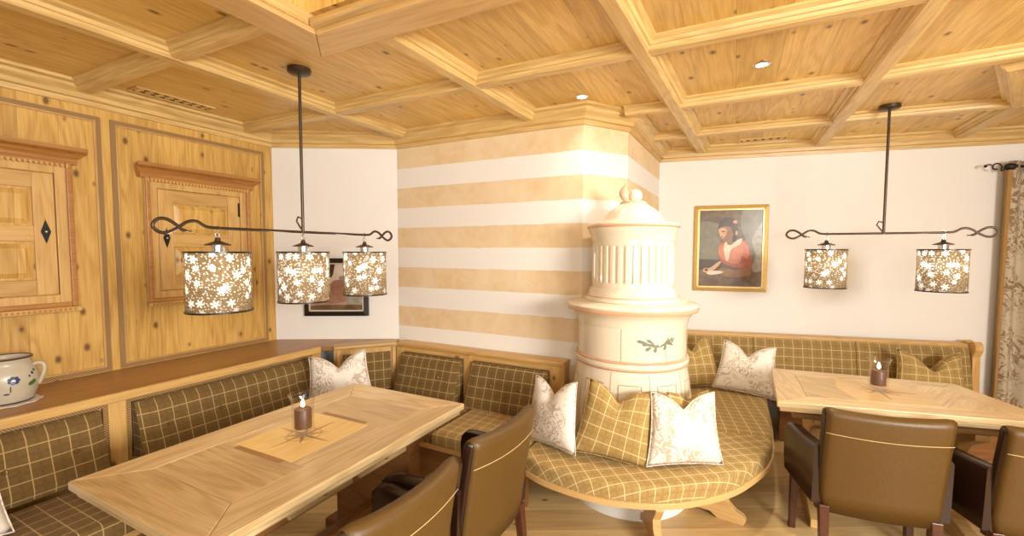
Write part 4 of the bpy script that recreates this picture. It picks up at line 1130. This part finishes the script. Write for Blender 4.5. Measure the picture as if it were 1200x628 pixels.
# ================================================================== curtain and rod
n_in = Vector((BD.y, -BD.x))                              # out of the back wall, into the room
def wp(l, o): p = Vector(C5)+BD*l+n_in*o; return (p.x, p.y)
cu = empty('curtain', wp(3.0, .10)+(0,), 0, 'floor-length leaf-patterned curtain beside the carved bench end board', 'curtain')
cl = Vector(wp(3.0, .10)); 
mb = MB(); cols = []; uvs = []
L0, L1, NCU = 2.70, 3.75, 110
for i in range(NCU+1):
    l = L0+(L1-L0)*i/NCU; ph_ = (l-L0)*2*PI/.155
    row = []; uvr_ = []
    for j in range(13):
        z = .03+2.315*j/12
        amp = .038*(1-.25*j/12)
        x, y = wp(l, .10+amp*math.sin(ph_)+.006*math.sin(ph_*.37+j*.3)); row.append((x-cl.x, y-cl.y, z)); uvr_.append((l*1.35, z))
    cols.append(row); uvs.append(uvr_)
mb.loft(cols, closed_sec=False, caps=False, uvs=uvs).build('fabric', M['curtain'], cu, smooth=180, solid=.004)
mb = MB(); secs = []
for j in range(13):
    z = .03+2.245*j/12; pts = []
    for l, o in ((L0-.012, .088), (L0+.022, .088), (L0+.022, .118), (L0-.012, .118)):
        x, y = wp(l, o); pts.append((x-cl.x, y-cl.y, z))
    secs.append(pts)
mb.loft(secs).build('edge_border', M['curtainedge'], cu, bevel=.004)
rd = empty('curtain_rod', wp(2.715, .10)+(2.30,), math.atan2(BD.y, BD.x), 'black iron curtain rod with a scroll finial above the leaf curtain', 'curtain rod')
MB().tube([(-.02, 0, 0), (1.05, 0, .0)], .011, 10).build('pole', M['irondark'], rd, smooth=60)
MB().sphere((-.0, 0, 0), .034, 16, 10, (1.35, 1, .9)).build('finial_ball', M['irondark'], rd, smooth=180)
mb = MB(); sp_ = []
for k in range(26):
    a = k/25*2.1*PI+PI*.1; r = .042-.026*k/25
    sp_.append((-.095+r*math.cos(a-PI*.6), 0, r*math.sin(a-PI*.6)+.0))
mb.tube([(-.03, 0, -.012), (-.06, 0, -.03)]+sp_[4:], .006, 8); mb.sphere((-.165, 0, .012), .012, 10, 6); mb.tube([(-.125, 0, .02), (-.145, 0, .026), (-.165, 0, .012)], .005, 6)
mb.build('scroll', M['irondark'], rd, smooth=60)
mb = MB(); mb.tube([(.04, 0, 0), (.04, .05, -.01), (.04, .094, -.01)], .007, 8); mb.build('bracket', M['irondark'], rd)

# ================================================================== ceiling spots and vents
def downlight(x, y, label, tgt, power):
    t = empty('ceiling_spotlight', (x, y, ZC), 0, label, 'spotlight', 'recessed ceiling spotlights')
    MB().lathe([(.028, 0), (.043, 0), (.044, -.004), (.038, -.007), (.029, -.006), (.028, 0)], 28).build('ring', M['chrome'], t, smooth=50)
    MB().lathe([(0, -.002), (.029, -.002), (.029, -.0), (0, -.0)], 24).build('lens', M['spotglow'], t)
    sp = spot('spotlight_beam', (x, y, ZC-.02), tgt, power, 130, 1.)
downlight(-.926, 2.84, 'small recessed spotlight in the ceiling above the striped wall corner', (-.72, 2.80, 0), 6)
downlight(.105, 2.79, 'small recessed spotlight in the ceiling panel in front of the gilt-framed painting', (-.35, 2.75, 0), 55)
def vent(cx, cy, ln, wd, rot, label):
    t = empty('ceiling_vent', (cx, cy, ZC), rot, label, 'vent', 'carved wooden ceiling vents')
    MB().box((-ln/2, -wd/2, -.002), (ln/2, wd/2, 0)).build('opening', M['ventdark'], t)
    mb = MB(); e = .012
    for a, b in (((-ln/2-e, -wd/2-e, -.01), (ln/2+e, -wd/2, 0)), ((-ln/2-e, wd/2, -.01), (ln/2+e, wd/2+e, 0)), ((-ln/2-e, -wd/2, -.01), (-ln/2, wd/2, 0)), ((ln/2, -wd/2, -.01), (ln/2+e, wd/2, 0))): mb.box(a, b)
    mb.build('frame', M['beam'], t)
    n = int(ln/.055)
    for k in range(n):
        x = -ln/2+ln*(k+.5)/n; mb = MB(); h = wd*.42
        mb.loft([[(x-.020, -h, z), (x-.006, -h*.4, z), (x-.022, h*.2, z), (x-.004, h, z), (x+.016, h*.9, z), (x+.006, h*.3, z), (x+.022, -h*.3, z), (x+.004, -h*.95, z)] for z in (-.009, -.001)])
        mb.build('slat', M['beam'], t)
vent(-3.40, 1.67, .44, .10, PI/2, 'carved wooden vent in the ceiling above the pine wall cupboards')
vent(.20, 4.60, .36, .09, math.atan2(BD.y, BD.x)*.4, 'carved wooden vent in the ceiling near the back wall painting')
